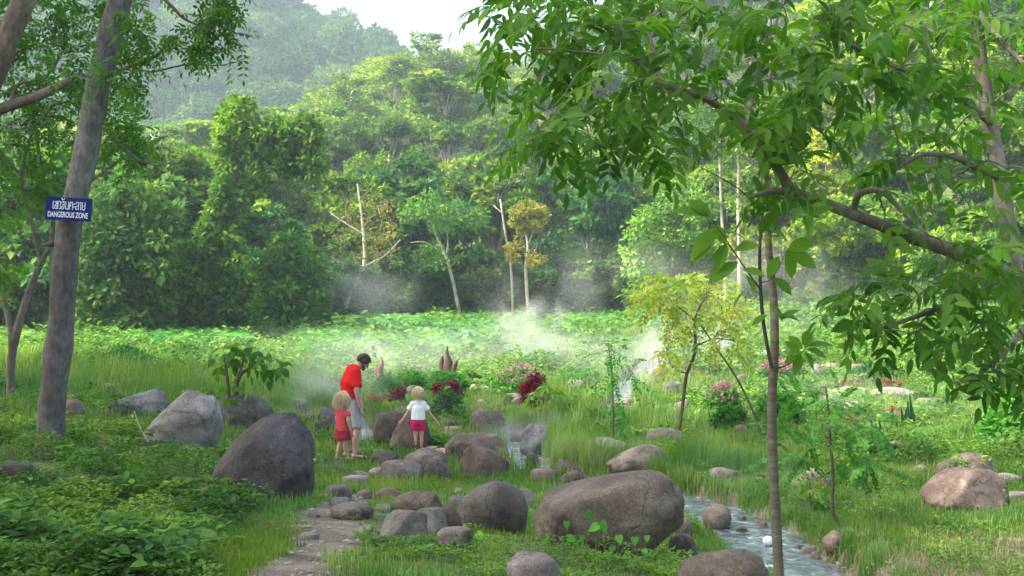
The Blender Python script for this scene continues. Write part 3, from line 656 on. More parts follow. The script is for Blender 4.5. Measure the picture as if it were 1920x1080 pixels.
left_tree('tree', 'tree leaning in at the top left corner with a dark bare bough', 32, 9.5, (-230, 900),
  [[(-230, 900, 30), (-170, 600, 27), (-90, 320, 25), (-30, 180, 23), (10, 80, 22), (45, 0, 21), (90, -110, 18)], [(-130, 300, 14), (-60, 235, 12), (0, 205, 10), (60, 185, 9), (100, 168, 8), (138, 148, 6)], [(20, 200, 5), (28, 165, 4), (52, 153, 3)]],
  [([(80, 110), (190, 110), (200, 170), (120, 200)], 8)], nleaf=(6, .22, .06), rad=.03, tint=(.7, .95, .95), rep=3, bark=(1.2, 1.1, 1.05))
# ---- sign
M_BLUE = noise_mat('sign_paint', 4, [(.3, (.004, .009, .115)), (.7, (.006, .012, .15))], rough=.6, bump=.05, spec=.12)
M_WHITE, _t, _b, _o = nodes('white_paint'); _b.inputs['Base Color'].default_value = (.62, .68, .78, 1); _b.inputs['Roughness'].default_value = .5
def sign():
    d = 11.68; c = P(128.5, 392, d); s = 1/FPX*d
    W, H_ = 91*s, 43*s
    root = empty('warning_sign', c); root.rotation_euler = (R(-2), R(3.4), R(-6))
    tag(root, 'dark blue danger sign in Lao and English nailed to the leaning trunk', 'sign')
    bm = bmesh.new(); bmesh.ops.create_cube(bm, size=1)
    for v in bm.verts: v.co = Vector((v.co.x*W, v.co.y*.012, v.co.z*H_))
    bmesh.ops.bevel(bm, geom=bm.edges[:], offset=.002, segments=1)
    me = bpy.data.meshes.new('board'); bm.to_mesh(me); bm.free(); obj('board', me, M_BLUE, root)
    for sx_, sz_ in ((-.02, .44), (.02, -.44)):
        nb = bmesh.new(); bmesh.ops.create_cone(nb, segments=10, radius1=.006, radius2=.004, depth=.006, cap_ends=True, matrix=Matrix.Translation((sx_*W, -.008, sz_*H_*.9))@Matrix.Rotation(R(90), 4, 'X')); nm = bpy.data.meshes.new('nail'); nb.to_mesh(nm); nb.free(); obj('nail', nm, M_DKSTEM, root)
    cu = bpy.data.curves.new('lt', 'FONT'); cu.body = 'DANGEROUS ZONE'; cu.size = 1; cu.align_x = 'CENTER'; cu.align_y = 'CENTER'; cu.offset = .018; cu.extrude = .02
    o = bpy.data.objects.new('lt', cu); COL.objects.link(o); bpy.context.view_layer.update()
    me = bpy.data.meshes.new_from_object(o.evaluated_get(bpy.context.evaluated_depsgraph_get())); bpy.data.objects.remove(o)
    xs = [v.co.x for v in me.vertices]; ys = [v.co.y for v in me.vertices]; w0 = max(xs)-min(xs); h0 = max(ys)-min(ys); cx = (max(xs)+min(xs))/2; cy_ = (max(ys)+min(ys))/2
    for v in me.vertices: v.co = Vector(((v.co.x-cx)/w0*79*s, -.0075-v.co.z*.04, (v.co.y-cy_)/h0*10.5*s))
    e = obj('english_lettering', me, M_WHITE, root); e.location = (0, 0, -11*s)
    # Lao word drawn as strokes on a 10-high grid
    G = [[(.8, 10), (0, 9), (0, 1.3), (1, 0), (2, .8)],
         [(3.4, 8), (4.4, 9.6), (6.2, 9.6), (6.8, 7.8), (5.4, 6), (3.6, 4.6), (3.6, 1), (5.2, 0), (7.4, 0), (7.8, 1.5), (7.8, 10)], [(3.6, 3.8), (6, 3.8)],
         [(9.4, 0), (9.4, 7.5), (10.6, 10), (13, 10), (14.2, 8), (14.2, 0), (12.4, .2)],
         [(16, 8.2), (17.4, 10), (19.6, 10), (20.8, 8), (20.8, 2), (19.4, 0), (17, 0), (16, 2), (17.4, 3.4), (19, 3)], [(17.8, 5.6), (20.8, 5.8)],
         [(15.6, 13.6), (17, 12.4), (19.4, 12.4), (21.2, 14.4)], [(15.4, 14.6), (16.6, 14.6)],
         [(22.6, 10), (23.6, 9.5), (23.6, 1.2), (25, 0), (27.4, .6), (29.4, 0)], [(29, 10), (29, .5)],
         [(31, 0), (31, 7.6), (32.4, 10), (33.8, 8.6), (35.4, 10), (37, 8), (37, 0)], [(31.2, 4), (33.4, 4.6), (33.2, 6.6)],
         [(38.4, 7), (39.6, 8), (41.2, 7)], [(38.4, 3), (39.6, 4), (41.2, 3)],
         [(42.6, 7.6), (43.8, 10), (46.6, 10), (48, 8), (48, 0)], [(48, 5), (45, 5.2), (42.8, 3.6), (42.8, 1), (44.6, 0), (45.8, 1.4)],
         [(49.6, 9), (51, 10), (52.2, 9), (52.2, 0)],
         [(54, 10), (55, 9.6), (55, 5.8), (56.8, 5), (55, 4), (55, 1.2), (56.4, 0), (59, 0), (60, 1.4), (60, 10)]]
    V = []; F = []; k = 63/60*s; hw = .62*k
    for g in G:
        pts = [Vector(((x-30)*k, 0, (y-5)*15.5/10/1.05*s/1.0*.95)) for x, y in g]
        for a, b_ in zip(pts, pts[1:]):
            dr = (b_-a).normalized(); nrm = Vector((-dr.z, 0, dr.x)); a2 = a-dr*hw*.7; b2 = b_+dr*hw*.7; i = len(V); yy = -.0072-.0002*len(F) % .0008
            V += [a2+nrm*hw+Vector((0, yy, 0)), a2-nrm*hw+Vector((0, yy, 0)), b2-nrm*hw+Vector((0, yy, 0)), b2+nrm*hw+Vector((0, yy, 0))]; F.append((i, i+1, i+2, i+3))
    # give every stroke a little thickness
    n = len(V); V2 = V+[v+Vector((0, .0006, 0)) for v in V]; F2 = list(F)
    for f in F:
        F2.append(tuple(i+n for i in reversed(f)))
        for q in range(4): a, b_ = f[q], f[(q+1) % 4]; F2.append((a, a+n, b_+n, b_))
    me = bpy.data.meshes.new('lao_lettering'); me.from_pydata(V2, [], F2); o = obj('lao_lettering', me, M_WHITE, root); o.location = (1*s, 0, 6.5*s)
sign()

# ------------------------------------------------------------------ boulders
def rock_mat():
    m, t, b, out = nodes('rock')
    tc = N(t, 'ShaderNodeTexCoord'); oi = N(t, 'ShaderNodeObjectInfo')
    mul = N(t, 'ShaderNodeMath', operation='MULTIPLY'); t.links.new(oi.outputs['Random'], mul.inputs[0]); mul.inputs[1].default_value = 37.0
    va = N(t, 'ShaderNodeVectorMath', operation='ADD'); t.links.new(tc.outputs['Object'], va.inputs[0]); t.links.new(mul.outputs[0], va.inputs[1]); vec = va.outputs[0]
    def nz(s, d=6, r=.6, dist=0):
        n = N(t, 'ShaderNodeTexNoise'); n.inputs['Scale'].default_value = s; n.inputs['Detail'].default_value = d; n.inputs['Roughness'].default_value = r; n.inputs['Distortion'].default_value = dist
        t.links.new(vec, n.inputs['Vector']); return n.outputs['Fac']
    c = ramp(t, nz(2.2, 8, .65), [(.30, (.044, .040, .036)), (.48, (.088, .080, .073)), (.66, (.16, .149, .138))])
    c = mulc(t, c, ramp(t, nz(55, 4, .8), [(.35, (.62, .62, .62)), (.5, (1, 1, 1)), (.68, (1.45, 1.42, 1.4))]))
    c = mulc(t, c, ramp(t, nz(5, 9, .7, .8), [(.32, (.45, .44, .43)), (.44, (1, 1, 1)), (.58, (1, 1, 1)), (.66, (1.5, 1.55, 1.5))]))
    vo = N(t, 'ShaderNodeTexVoronoi', feature='DISTANCE_TO_EDGE'); vo.inputs['Scale'].default_value = 1.1
    dn = N(t, 'ShaderNodeTexNoise'); dn.inputs['Scale'].default_value = 2.0; dn.inputs['Detail'].default_value = 5; t.links.new(vec, dn.inputs['Vector'])
    ad = N(t, 'ShaderNodeMix', data_type='RGBA', blend_type='ADD'); ad.inputs[0].default_value = .9; t.links.new(vec, ad.inputs[6]); t.links.new(dn.outputs['Color'], ad.inputs[7]); t.links.new(ad.outputs[2], vo.inputs['Vector'])
    crack = ramp(t, vo.outputs['Distance'], [(0, (.3, .29, .28)), (.02, (1, 1, 1))])
    c = mulc(t, c, crack, .7); c = mulc(t, c, oi.outputs['Color'])
    t.links.new(c, b.inputs['Base Color']); b.inputs['Roughness'].default_value = .82; b.inputs['Specular IOR Level'].default_value = .3
    b1 = N(t, 'ShaderNodeBump'); b1.inputs['Strength'].default_value = .5; b1.inputs['Distance'].default_value = .02; t.links.new(nz(38, 6, .75), b1.inputs['Height'])
    b2 = N(t, 'ShaderNodeBump'); b2.inputs['Strength'].default_value = .6; b2.inputs['Distance'].default_value = .06; t.links.new(nz(5.5, 7, .6), b2.inputs['Height']); t.links.new(b1.outputs[0], b2.inputs['Normal'])
    t.links.new(b2.outputs[0], b.inputs['Normal'])
    return m
M_ROCK = rock_mat()
ROCKS = []                                     # footprints, so that grass keeps off them
TINT = {'grey': (1.15, 1.2, 1.25), 'pale': (2.0, 2.0, 2.0), 'brown': (1.15, 1.0, .9), 'dark': (.62, .60, .62), 'tan': (1.5, 1.35, 1.15), 'red': (1.25, .85, .75), 'blue': (1.05, 1.2, 1.4), 'white': (2.7, 2.6, 2.5), 'olive': (.95, 1.0, .8), 'warm': (1.5, 1.25, 1.1)}
def rock_mesh(name, seed, W, D, Hh, sink, cuts=(), box=2.4, lean=0.0, rough=1.0, sub=4, taper=0.0, low=0.0):
    bm = bmesh.new(); bmesh.ops.create_icosphere(bm, subdivisions=sub, radius=1)
    so_ = Vector((seed*3.7, seed*1.3, seed*2.1))
    for v in bm.verts:
        d = v.co.normalized(); q = (abs(d.x)**box+abs(d.y)**box+abs(d.z)**box)**(-1/box)
        p = d*q*(1+rough*(.17*mnoise.noise(d*1.1+so_)+.10*mnoise.noise(d*2.6+so_)+.035*mnoise.noise(d*6+so_)))
        v.co = p
    rs = random.Random(seed)
    cl = [(Vector(n).normalized(), dd) for n, dd in cuts]
    for k in range(3):
        n = Vector((rs.uniform(-1, 1), rs.uniform(-1, 1), rs.uniform(-.2, 1))).normalized(); cl.append((n, rs.uniform(.80, .95)))
    for n, dd in cl:
        for v in bm.verts:
            e = v.co.dot(n)-dd; v.co -= n*(.075*math.log(1+math.exp(min(e/.075, 30))))*.95
    for v in bm.verts:
        z = v.co.z
        v.co.x = v.co.x*(1-taper*z)+lean*z; v.co.y *= (1-taper*z*.6)
        v.co += v.co.normalized()*(.012*mnoise.noise(v.co*11+so_)+.02*mnoise.noise(v.co*5+so_))*rough
    vis = [v for v in bm.verts if v.co.z > -.35]
    x0 = min(v.co.x for v in vis); x1 = max(v.co.x for v in vis); z1 = max(v.co.z for v in bm.verts); z0 = min(v.co.z for v in bm.verts)
    y0 = min(v.co.y for v in vis); y1 = max(v.co.y for v in vis)
    for v in bm.verts:
        v.co.x = (v.co.x-(x0+x1)/2)/(x1-x0)*W; v.co.y = (v.co.y-(y0+y1)/2)/(y1-y0)*D
        v.co.z = (v.co.z-z0)/(z1-z0)*(Hh+sink)-sink
    bmesh.ops.recalc_face_normals(bm, faces=bm.faces)
    for f in bm.faces: f.smooth = True
    me = bpy.data.meshes.new(name); bm.to_mesh(me); bm.free(); return me
RSEED = [100]
def rock(x0, y0, x1, y1, tint, label, name='boulder', dep=.8, sink=.3, group=None, d=None, zoff=0, cat=None, **kw):
    RSEED[0] += 1; cx = (x0+x1)/2
    q = hit(cx, y1) if d is None else P(cx, y1, d)
    if d is None and q.z < WATER+.06 and float(stream_dist(np.array([q.x]), np.array([q.y]))[0]) < .1:
        d = (CZ-WATER+.03)/(y1-540)*FPX; q = P(cx, y1, d)
    W = (x1-x0)/FPX*q.y; dd = W*dep; yc = q.y+dd*.42; s = yc/q.y
    W *= s; dd *= s; x = (cx-960)/FPX*yc
    zb = gz(x, yc) if d is None else q.z
    zt = CZ-(y0-540)/FPX*(yc+(.0 if dep < 1.2 else 0)); Hh = max(zt-zb, .03)+zoff
    sub = 5 if W > .9 else (4 if (x1-x0) > 60 else 3)
    kw.setdefault('sub', sub)
    me = rock_mesh('boulder', RSEED[0], W, dd, Hh, max(Hh*sink, .06), **kw)
    o = obj(name, me, M_ROCK, None, (x, yc, zb), TINT[tint] if isinstance(tint, str) else tint)
    if W > .5 and dd < 3: pass
    ROCKS.append((x, yc, W/2, dd/2)); tag(o, label, cat or ('boulder' if W > .45 else 'stone'), group); return o
G1 = 'boulders lying about the hot spring'; G2 = 'small stones beside the trail and stream'
rock(262, 733, 412, 855, (2.0, 2.05, 2.1), 'large pale grey boulder with dark cracks between the trunk and the dark boulder', group=G1, cuts=[((-.8, -.15, .75), .74), ((1, 0, .05), .85)], lean=.10, dep=.8)
rock(205, 730, 318, 782, (1.5, 1.6, 1.7), 'low pale grey boulder just left of the large pale one', group=G1, cuts=[((-.6, 0, 1), .5)])
rock(183, 718, 230, 745, 'warm', 'small brownish stone in the grass behind the dry orange leaf', name='stone', group=G2)
rock(105, 745, 160, 792, 'warm', 'rounded brown boulder peeping out behind the leaning trunk', group=G1)
rock(405, 735, 512, 812, (.8, .82, .8), 'dark grey rounded boulder below the broad-leaved shrub', group=G1, lean=-.1)
rock(540, 793, 592, 882, 'grey', 'grey boulder half hidden behind the big dark pyramid boulder', group=G1)
rock(397, 773, 588, 935, (.62, .60, .66), 'big dark pyramid-shaped boulder beside the trail', group=G1, cuts=[((-.75, -.25, .7), .68), ((.85, -.3, .45), .9)], lean=.08, box=2.2, dep=.85)
rock(533, 746, 580, 773, 'tan', 'pale brown stone left of the man, beyond the spring', group=G1, name='boulder')
rock(568, 771, 591, 791, 'tan', 'small tan stone between the pale brown one and the wet rocks', name='stone', group=G2)
rock(592, 763, 632, 800, 'blue', 'wet bluish rock in the steaming water behind the children', group=G1, rough=1.8)
rock(588, 785, 632, 815, (.5, .45, .45), 'wet dark brown rock at the edge of the left pool', group=G1, rough=1.8)
rock(699, 770, 764, 835, (.95, .78, .72), 'dark brown round boulder right of the man', group=G1)
rock(731, 775, 808, 848, (1.05, .86, .78), 'large brown boulder beside the girl in white', group=G1, cuts=[((-.7, -.4, .5), .7)])
rock(738, 762, 770, 790, 'warm', 'small reddish boulder on top behind the two brown boulders', group=G1)
rock(881, 766, 947, 813, (1.0, .86, .84), 'round grey-brown boulder standing alone behind the long boulder', group=G1, box=2.1, rough=.7)
rock(819, 785, 868, 810, (.9, .85, .9), 'low dark boulder at the right hand of the girl in white', group=G1)
rock(832, 800, 866, 818, 'white', 'upper pale flat slab piled behind the long boulder', name='stone_slab', group=G2, cuts=[((0, 0, 1), .5)], box=4)
rock(826, 812, 858, 830, 'pale', 'lower pale flat slab piled behind the long boulder', name='stone_slab', group=G2, cuts=[((0, 0, 1), .5)], box=4)
rock(930, 800, 980, 832, (.85, .85, .9), 'rounded grey boulder between the lone round one and the wet one', group=G1)
rock(974, 795, 1042, 856, (1.0, 1.1, 1.3), 'wet bluish boulder in the steam above the stream', group=G1, cuts=[((-.5, -.6, .6), .7)])
rock(985, 848, 1012, 882, (.8, .7, .7), 'small dark boulder at the right bank of the narrow stream', group=G1)
rock(832, 811, 957, 872, (1.25, 1.12, 1.0), 'long brown boulder with a dark undercut left end', group=G1, cuts=[((-1, -.5, -.35), .75)], dep=.6, low=1)
rock(862, 835, 956, 896, (1.15, .9, .82), 'reddish brown blocky boulder in front of the long boulder', group=G1, box=3.2, cuts=[((.7, 0, .8), .8)], dep=.6)
rock(755, 842, 846, 896, (1.25, 1.12, 1.1), 'grey-brown dome boulder below the feet of the girl in white', group=G1, lean=-.25)
rock(712, 862, 796, 908, (1.05, 1.02, .98), 'grey dome boulder with a dark split at its left', group=G1, cuts=[((-.8, -.6, .1), .62)], dep=.7)
rock(691, 845, 747, 877, (1.0, .9, .82), 'low brown boulder right of the man feet', group=G1)
rock(636, 893, 692, 911, (2.3, 2.3, 2.2), 'pale flat slab in the grass below the girl in red', name='stone_slab', group=G2, box=4, cuts=[((0, 0, 1), .5)])
rock(655, 883, 692, 898, (1.7, 1.5, 1.2), 'small tan stone just above the pale flat slab', name='stone', group=G2)
rock(690, 876, 726, 895, (2.2, 2.0, 1.8), 'small pale stone against the split dome boulder', name='stone', group=G2)
rock(606, 910, 660, 937, (1.4, 1.35, 1.3), 'flat grey stone at the bend of the trail', name='stone', group=G2, cuts=[((0, 0, 1), .6)])
rock(616, 932, 656, 952, (1.6, 1.6, 1.75), 'small pale angular stone in front of the flat one at the trail bend', name='stone', group=G2, box=4)
rock(668, 918, 698, 936, 'tan', 'tiny tan stone in the grass between trail and arched boulder', name='stone', group=G2)
rock(702, 914, 754, 940, (1.5, 1.0, .95), 'pinkish mottled stone above the arched brown boulder', name='stone', group=G2)
rock(733, 921, 830, 972, (1.05, .92, .75), 'arched brown boulder with a dark hollow underneath', group=G1, cuts=[((-.7, -.8, -.25), .55)], dep=.7)
rock(818, 946, 868, 1002, (1.0, .75, .6), 'reddish brown slab leaning behind the angular grey stones', group=G1, cuts=[((.8, -.2, .5), .6)])
rock(712, 957, 800, 1012, (1.35, 1.35, 1.3), 'sharp angular grey stone, left one of the broken pair', group=G1, cuts=[((.75, -.75, .25), .35), ((-.6, -.45, .75), .42), ((.2, .3, 1), .75)], box=3, rough=.6)
rock(778, 952, 840, 1000, (1.3, 1.35, 1.3), 'blocky angular grey stone, right one of the broken pair', group=G1, cuts=[((.8, -.5, .3), .5), ((-.5, -.8, .3), .5), ((0, 0, 1), .6)], box=3.5, rough=.6)
rock(818, 990, 888, 1035, (1.3, 1.2, 1.1), 'low flat brown stone in front of the leaning slab', group=G1, cuts=[((0, 0, 1), .5)])
rock(620, 946, 700, 975, (1.25, 1.15, 1.0), 'flat trampled stone beside the trail', name='stone', group=G2, cuts=[((0, 0, 1), .4)], dep=1.0)
rock(560, 1000, 600, 1012, (1.3, 1.2, 1.1), 'thin flat stone set in the trail', name='stone', group=G2, cuts=[((0, 0, 1), .4)])
rock(690, 1003, 728, 1020, (1.5, 1.4, 1.3), 'pale stone half buried in the clover', name='stone', group=G2)
rock(855, 900, 990, 998, (.98, .92, .88), 'round grey-brown boulder left of the biggest boulder', group=G1, rough=.8, cuts=[((-.1, -.9, -.35), .82)], dep=.85)
rock(966, 914, 1004, 950, (1.6, 1.5, 1.4), 'small pale stone wedged behind the round and the biggest boulder', name='stone', group=G2)
rock(993, 878, 1046, 906, (1.2, 1.0, .9), 'brown stone at the stream, left of the cluster behind the biggest boulder', group=G1)
rock(1030, 861, 1096, 898, (.95, .8, .75), 'dark creased boulder topping the cluster behind the biggest boulder', group=G1, rough=1.8)
rock(1043, 882, 1104, 915, (1.1, .9, .8), 'brown creased stone touching the back of the biggest boulder', group=G1, rough=1.6)
rock(1137, 834, 1254, 902, (1.5, 1.35, 1.2), 'pale brown boulder behind the right half of the biggest boulder', group=G1, cuts=[((-.7, 0, .8), .6), ((.9, -.5, .2), .75)])
rock(1000, 881, 1284, 1040, (1.02, .90, .80), 'biggest boulder, egg-shaped and brown, above the stream', group=G1, cuts=[((-.45, -.1, .9), .62), ((-1, -.2, .2), .88)], lean=.02, dep=.62, box=2.2, rough=.7, sink=.12)
rock(950, 1035, 1056, 1110, (1.35, 1.3, 1.35), 'grey boulder cut by the bottom edge, below the round one', group=G1, rough=.8)
rock(1268, 1026, 1442, 1130, (1.05, .92, .82), 'rounded brown boulder at the bottom edge, left of the slender trunk', group=G1, rough=.8, dep=.7)
rock(1318, 945, 1372, 993, (1.9, 1.65, 1.4), 'pale ball-shaped stone standing in the stream', group=G1, box=2.1, rough=.4, d=13.55)
rock(1262, 968, 1300, 1008, (1.9, 1.75, 1.5), 'pale stone at the water edge by the biggest boulder', group=G1)
rock(1252, 1000, 1308, 1045, (1.3, 1.1, 1.0), 'brown stone below the pale one by the biggest boulder', group=G1)
for i, (a, b_, c, e, tn, lb) in enumerate([
    (1378, 988, 1402, 1001, (.7, .65, .65), 'small dark stone breaking the water below the ball-shaped stone'),
    (1382, 965, 1400, 980, (1.3, 1.2, 1.2), 'small grey stone in the water right of the ball-shaped stone'),
    (1411, 975, 1426, 986, (1.6, 1.3, 1.2), 'pinkish pebble at the far bank right of the ball-shaped stone'),
    (1424, 978, 1440, 992, (1.5, 1.2, 1.1), 'pinkish pebble at the far bank close to the slender trunk'),
    (1487, 1020, 1512, 1034, (.8, .75, .7), 'dark pebble starting the row of pebbles on the right bank'),
    (1500, 1024, 1530, 1042, (1.5, 1.3, 1.15), 'pale oval stone in the row on the right bank'),
    (1520, 1033, 1540, 1054, (1.3, 1.1, 1.0), 'upright stone in the row on the right bank'),
    (1540, 1042, 1562, 1058, (1.7, 1.4, 1.2), 'tan round stone ending the row on the right bank'),
    (1565, 1055, 1590, 1072, (1.1, 1.0, .95), 'grey stone below the row on the right bank'),
    (1340, 1003, 1365, 1012, (.6, .55, .55), 'flat wet stone in midstream')]):
    rock(a, b_, c, e, tn, lb, name='stone', group=G2, sub=3)
rock(1543, 996, 1587, 1045, (1.5, 1.25, 1.15), 'rounded tan stone at the foot of the feathery sapling', group=G1)
rock(1752, 850, 1860, 912, (1.5, 1.3, 1.15), 'rounded pale brown boulder behind the faceted one at right', group=G1)
rock(1729, 879, 1897, 965, (1.5, 1.18, 1.02), 'faceted reddish brown boulder in the grass at right', group=G1, cuts=[((.55, -.75, .35), .42), ((-.65, -.35, .65), .48), ((0, 0, 1), .7)], dep=.7, rough=.6)
rock(1860, 886, 1915, 912, (1.5, 1.5, 1.45), 'low grey stone right of the faceted boulder', group=G1)
rock(1885, 922, 1935, 945, (1.6, 1.5, 1.35), 'flat tan stone cut by the right edge', group=G1, cuts=[((0, 0, 1), .5)])
rock(1482, 876, 1560, 926, (1.6, 1.25, 1.1), 'brown humped boulder behind the feathery sapling', group=G1, cuts=[((-.7, 0, .7), .6)])
rock(1455, 900, 1478, 912, (1.3, 1.2, 1.1), 'small stone left of the humped boulder', name='stone', group=G2)
rock(1328, 876, 1388, 902, (1.3, 1.2, 1.05), 'low grey stone sunk in the grass above the ball-shaped stone', group=G1)
rock(1712, 872, 1742, 892, (1.6, 1.45, 1.3), 'small grey stone left of the paired boulders at right', name='stone', group=G2)
rock(1658, 826, 1712, 856, (1.7, 1.35, 1.2), 'brown dome stone in grass below the spiky blue-green plants', group=G1)
rock(1375, 796, 1402, 818, (1.7, 1.3, 1.1), 'small tan stone left of the leaning thin stem', name='stone', group=G2)
for (a, b_, c, e, tn, lb) in [
    (945, 738, 985, 756, (1.3, 1.2, 1.2), 'grey boulder left below the crimson bush'), (958, 742, 1003, 767, (1.9, 1.7, 1.5), 'pale boulder under the crimson bush'),
    (1063, 711, 1099, 729, (1.5, 1.3, 1.2), 'grey-brown boulder right of the crimson bush'), (1117, 717, 1141, 737, (2.2, 1.8, 1.5), 'small pale tan stone by the feathery thin sapling'),
    (1113, 680, 1146, 696, (2.4, 2.2, 2.0), 'pale boulder beyond the feathery thin sapling'), (1205, 690, 1252, 718, (1.7, 1.35, 1.2), 'flat brown rock in the far stream'),
    (1234, 715, 1282, 738, (1.2, 1.25, 1.4), 'bluish rock left of the yellowish small tree'), (1365, 682, 1410, 700, (1.3, 1.2, 1.2), 'grey rock seen beneath the yellowish tree, at right'),
    (1379, 700, 1403, 722, (1.2, .95, .9), 'small reddish rock beside the leaning thin stem'), (1264, 752, 1292, 772, (1.7, 1.4, 1.25), 'small tan stone right below the yellowish small tree'),
    (1295, 725, 1320, 740, (1.8, 1.5, 1.4), 'small tan stone right of the yellowish tree stem'), (1150, 746, 1192, 762, (1.8, 1.6, 1.5), 'flat pale rock in midstream'),
    (1208, 803, 1286, 838, (1.2, 1.1, 1.0), 'grey boulder sunk in grass at the foot of the yellowish small tree'), (1090, 822, 1182, 860, (1.5, 1.45, 1.4), 'low grey boulder in the grass above the biggest boulder'),
    (764, 683, 802, 704, (1.8, 1.5, 1.4), 'pinkish boulder between man and dark wooden stump'), (757, 722, 785, 745, (1.5, 1.5, 1.4), 'grey boulder above the girl in white'),
    (878, 720, 902, 736, (1.8, 1.6, 1.5), 'pale stone on the far path, left one'), (903, 722, 930, 735, (1.6, 1.45, 1.35), 'pale stone on the far path, right one'),
    (895, 748, 912, 768, (2.6, 2.3, 1.8), 'cream flat stones stepping up the far path'), (1415, 654, 1496, 678, (2.6, 2.7, 2.9), 'big pale slab in the steam left behind the slender trunk'),
    (1520, 682, 1548, 713, (2.0, 2.0, 2.1), 'pale pointed rock right of the pink flowers'), (1540, 681, 1572, 695, (1.9, 1.7, 1.6), 'low pale rock behind the pointed one'),
    (1555, 725, 1640, 744, (2.2, 2.0, 1.7), 'long cream slab under the red low plants'), (1630, 726, 1722, 752, (1.9, 1.8, 1.8), 'long grey slab under the red low plants'),
    (1715, 746, 1775, 762, (1.6, 1.35, 1.2), 'low brown slab in the sunny grass at right'), (1584, 750, 1614, 770, (2.1, 2.0, 1.9), 'pale stone left below the long slabs'),
    (1590, 682, 1625, 702, (1.6, 1.3, 1.2), 'brown rock beneath the hanging leaves at right'), (870, 660, 905, 668, (1.7, 1.5, 1.4), 'faint flat rock left of the white pool'),
    (985, 768, 1003, 788, (1.5, 1.4, 1.4), 'grey stone behind the lone round boulder'), (1280, 700, 1300, 712, (1.6, 1.4, 1.3), 'small stone far right of the bluish rock')]:
    rock(a, b_, c, e, tn, lb, name='boulder' if c-a > 30 else 'stone', group=G1 if c-a > 30 else G2, sub=4)
for i, (a, b_, c, e, lb) in enumerate([(640, 955, 668, 972, 'small angular grey stone left of the sharp broken pair'), (700, 945, 735, 962, 'small flat brown stone above the sharp broken stone'), (840, 930, 880, 952, 'flat brown stone against the left side of the round boulder'),
    (668, 985, 700, 1000, 'flat grey chip left below the sharp broken stone'), (742, 1012, 775, 1026, 'low grey stone below the sharp broken stone'), (797, 1020, 822, 1034, 'small brown stone below the blocky angular stone'), (880, 1010, 905, 1026, 'small stone right below the low flat brown one'),
    (600, 925, 618, 936, 'pebble left of the flat stone at the trail bend'), (660, 940, 690, 952, 'thin pale slab right of the trail bend'), (850, 915, 868, 928, 'grey pebble by the upper left of the round boulder'), (575, 960, 600, 970, 'flat pebble at the left trail edge')]):
    rock(a, b_, c, e, [(1.3, 1.25, 1.15), (1.1, 1.0, .9), (1.5, 1.45, 1.35)][i % 3], lb, name='stone', group=G2, box=3, cuts=[((.3*(i % 3-1), -.3, 1), .55)], rough=.8)
rock(0, 868, 66, 905, (.6, .52, .48), 'dark earthy stone under the leaves at the left edge', group=G1, cuts=[((0, 0, 1), .5)])

# ------------------------------------------------------------------ particular trees at the forest edge
def clump_cloud(rs, centres, rad, per, ls, tmpl=RHOMB, flat=.7, up=.5, droop=.3):
    c = np.array([tuple(p) for p in centres]); k = len(c); d = rdir(rs, k*per).reshape(k, per, 3)
    p = c[:, None]+d*rad*(.5+.5*rs.rand(k, per, 1))*np.array([1, 1, flat])
    nn = norm(d*.6+np.array([0, -.15, up])+rs.normal(size=(k, per, 3))*.45); ln = norm(d+rs.normal(size=(k, per, 3))*.6-np.array([0, 0, droop]))
    v, f = scatter(tmpl, p.reshape(-1, 3), ln.reshape(-1, 3), nn.reshape(-1, 3), ls*(.6+.7*rs.rand(k*per)))
    r = np.clip(.5*rs.rand(k, 1)+.45*rs.rand(k, per), 0, .94); return v, f, np.repeat(r.ravel(), len(tmpl[1]))
def edge_tree(name, label, seed, d, base, skels, polys, rad, per, ls, tint, bark=(1.6, 1.6, 1.55), thick=1.5, twig=.03, flat=.7, group=None, mat=None, tmpl=RHOMB, cat='tree', kids=None):
    b = P(base[0], base[1], d); b.z = gz(b.x, b.y); t = empty(name, b); tag(t, label, cat, group); Nn = Net(seed)
    for s in skels:
        pts = [P(q[0], q[1], d+(q[3] if len(q) > 3 else 0))-b for q in s]
        if s[0][:2] == base: pts[0].z = min(pts[0].z, -.15)
        Nn.branch(pts, [q[2]/FPX*d for q in s], 7)
    rs = random.Random(seed); tips = []
    for pl, n in polys: tips += polysample(rs, pl, n, d-thick, d+thick)
    if twig: Nn.grow([p-b for p in tips], twig*1.2, twig*.2, .12, 4, .6 if d > 40 else .2)
    obj('trunk' if d > 40 or 'tree' in name else 'stem', Nn.tb.mesh('trunk'), M_BARK_F if d > 40 else M_DKSTEM, t, color=bark)
    if per:
        nr = np.random.RandomState(seed); v, f, r = clump_cloud(nr, [p-b for p in tips], rad, per, ls, tmpl, flat)
        obj('crown' if 'tree' in name or d > 40 else 'leaves', mesh_np('crown', v, f, r), mat or M_FOREST, t, color=tint)
    return t
edge_tree('vine_covered_tree', 'tall tree smothered in vines, bending over to the right above the meadow edge', 41, 57, (395, 610),
  [[(395, 610, 9), (405, 520, 8), (420, 430, 7), (440, 340, 6), (475, 285, 5), (530, 262, 4), (590, 285, 2)], [(420, 430, 4), (470, 370, 3), (540, 335, 2), (580, 320, 1)], [(440, 340, 4), (440, 260, 3), (450, 200, 2)]],
  [([(420, 200), (440, 188), (470, 190), (485, 215), (480, 260), (440, 300), (425, 380), (395, 430), (405, 330)], 95), ([(470, 240), (520, 228), (585, 222), (602, 290), (590, 328), (540, 325), (500, 300), (470, 300)], 120),
   ([(400, 400), (430, 400), (450, 470), (480, 590), (440, 615), (320, 615), (290, 560), (350, 470)], 190), ([(450, 330), (490, 310), (500, 350), (440, 420)], 14)], .45, 50, .36, (1.5, 1.5, .8), bark=(.6, .6, .5), thick=1.0, tmpl=RHOMB)
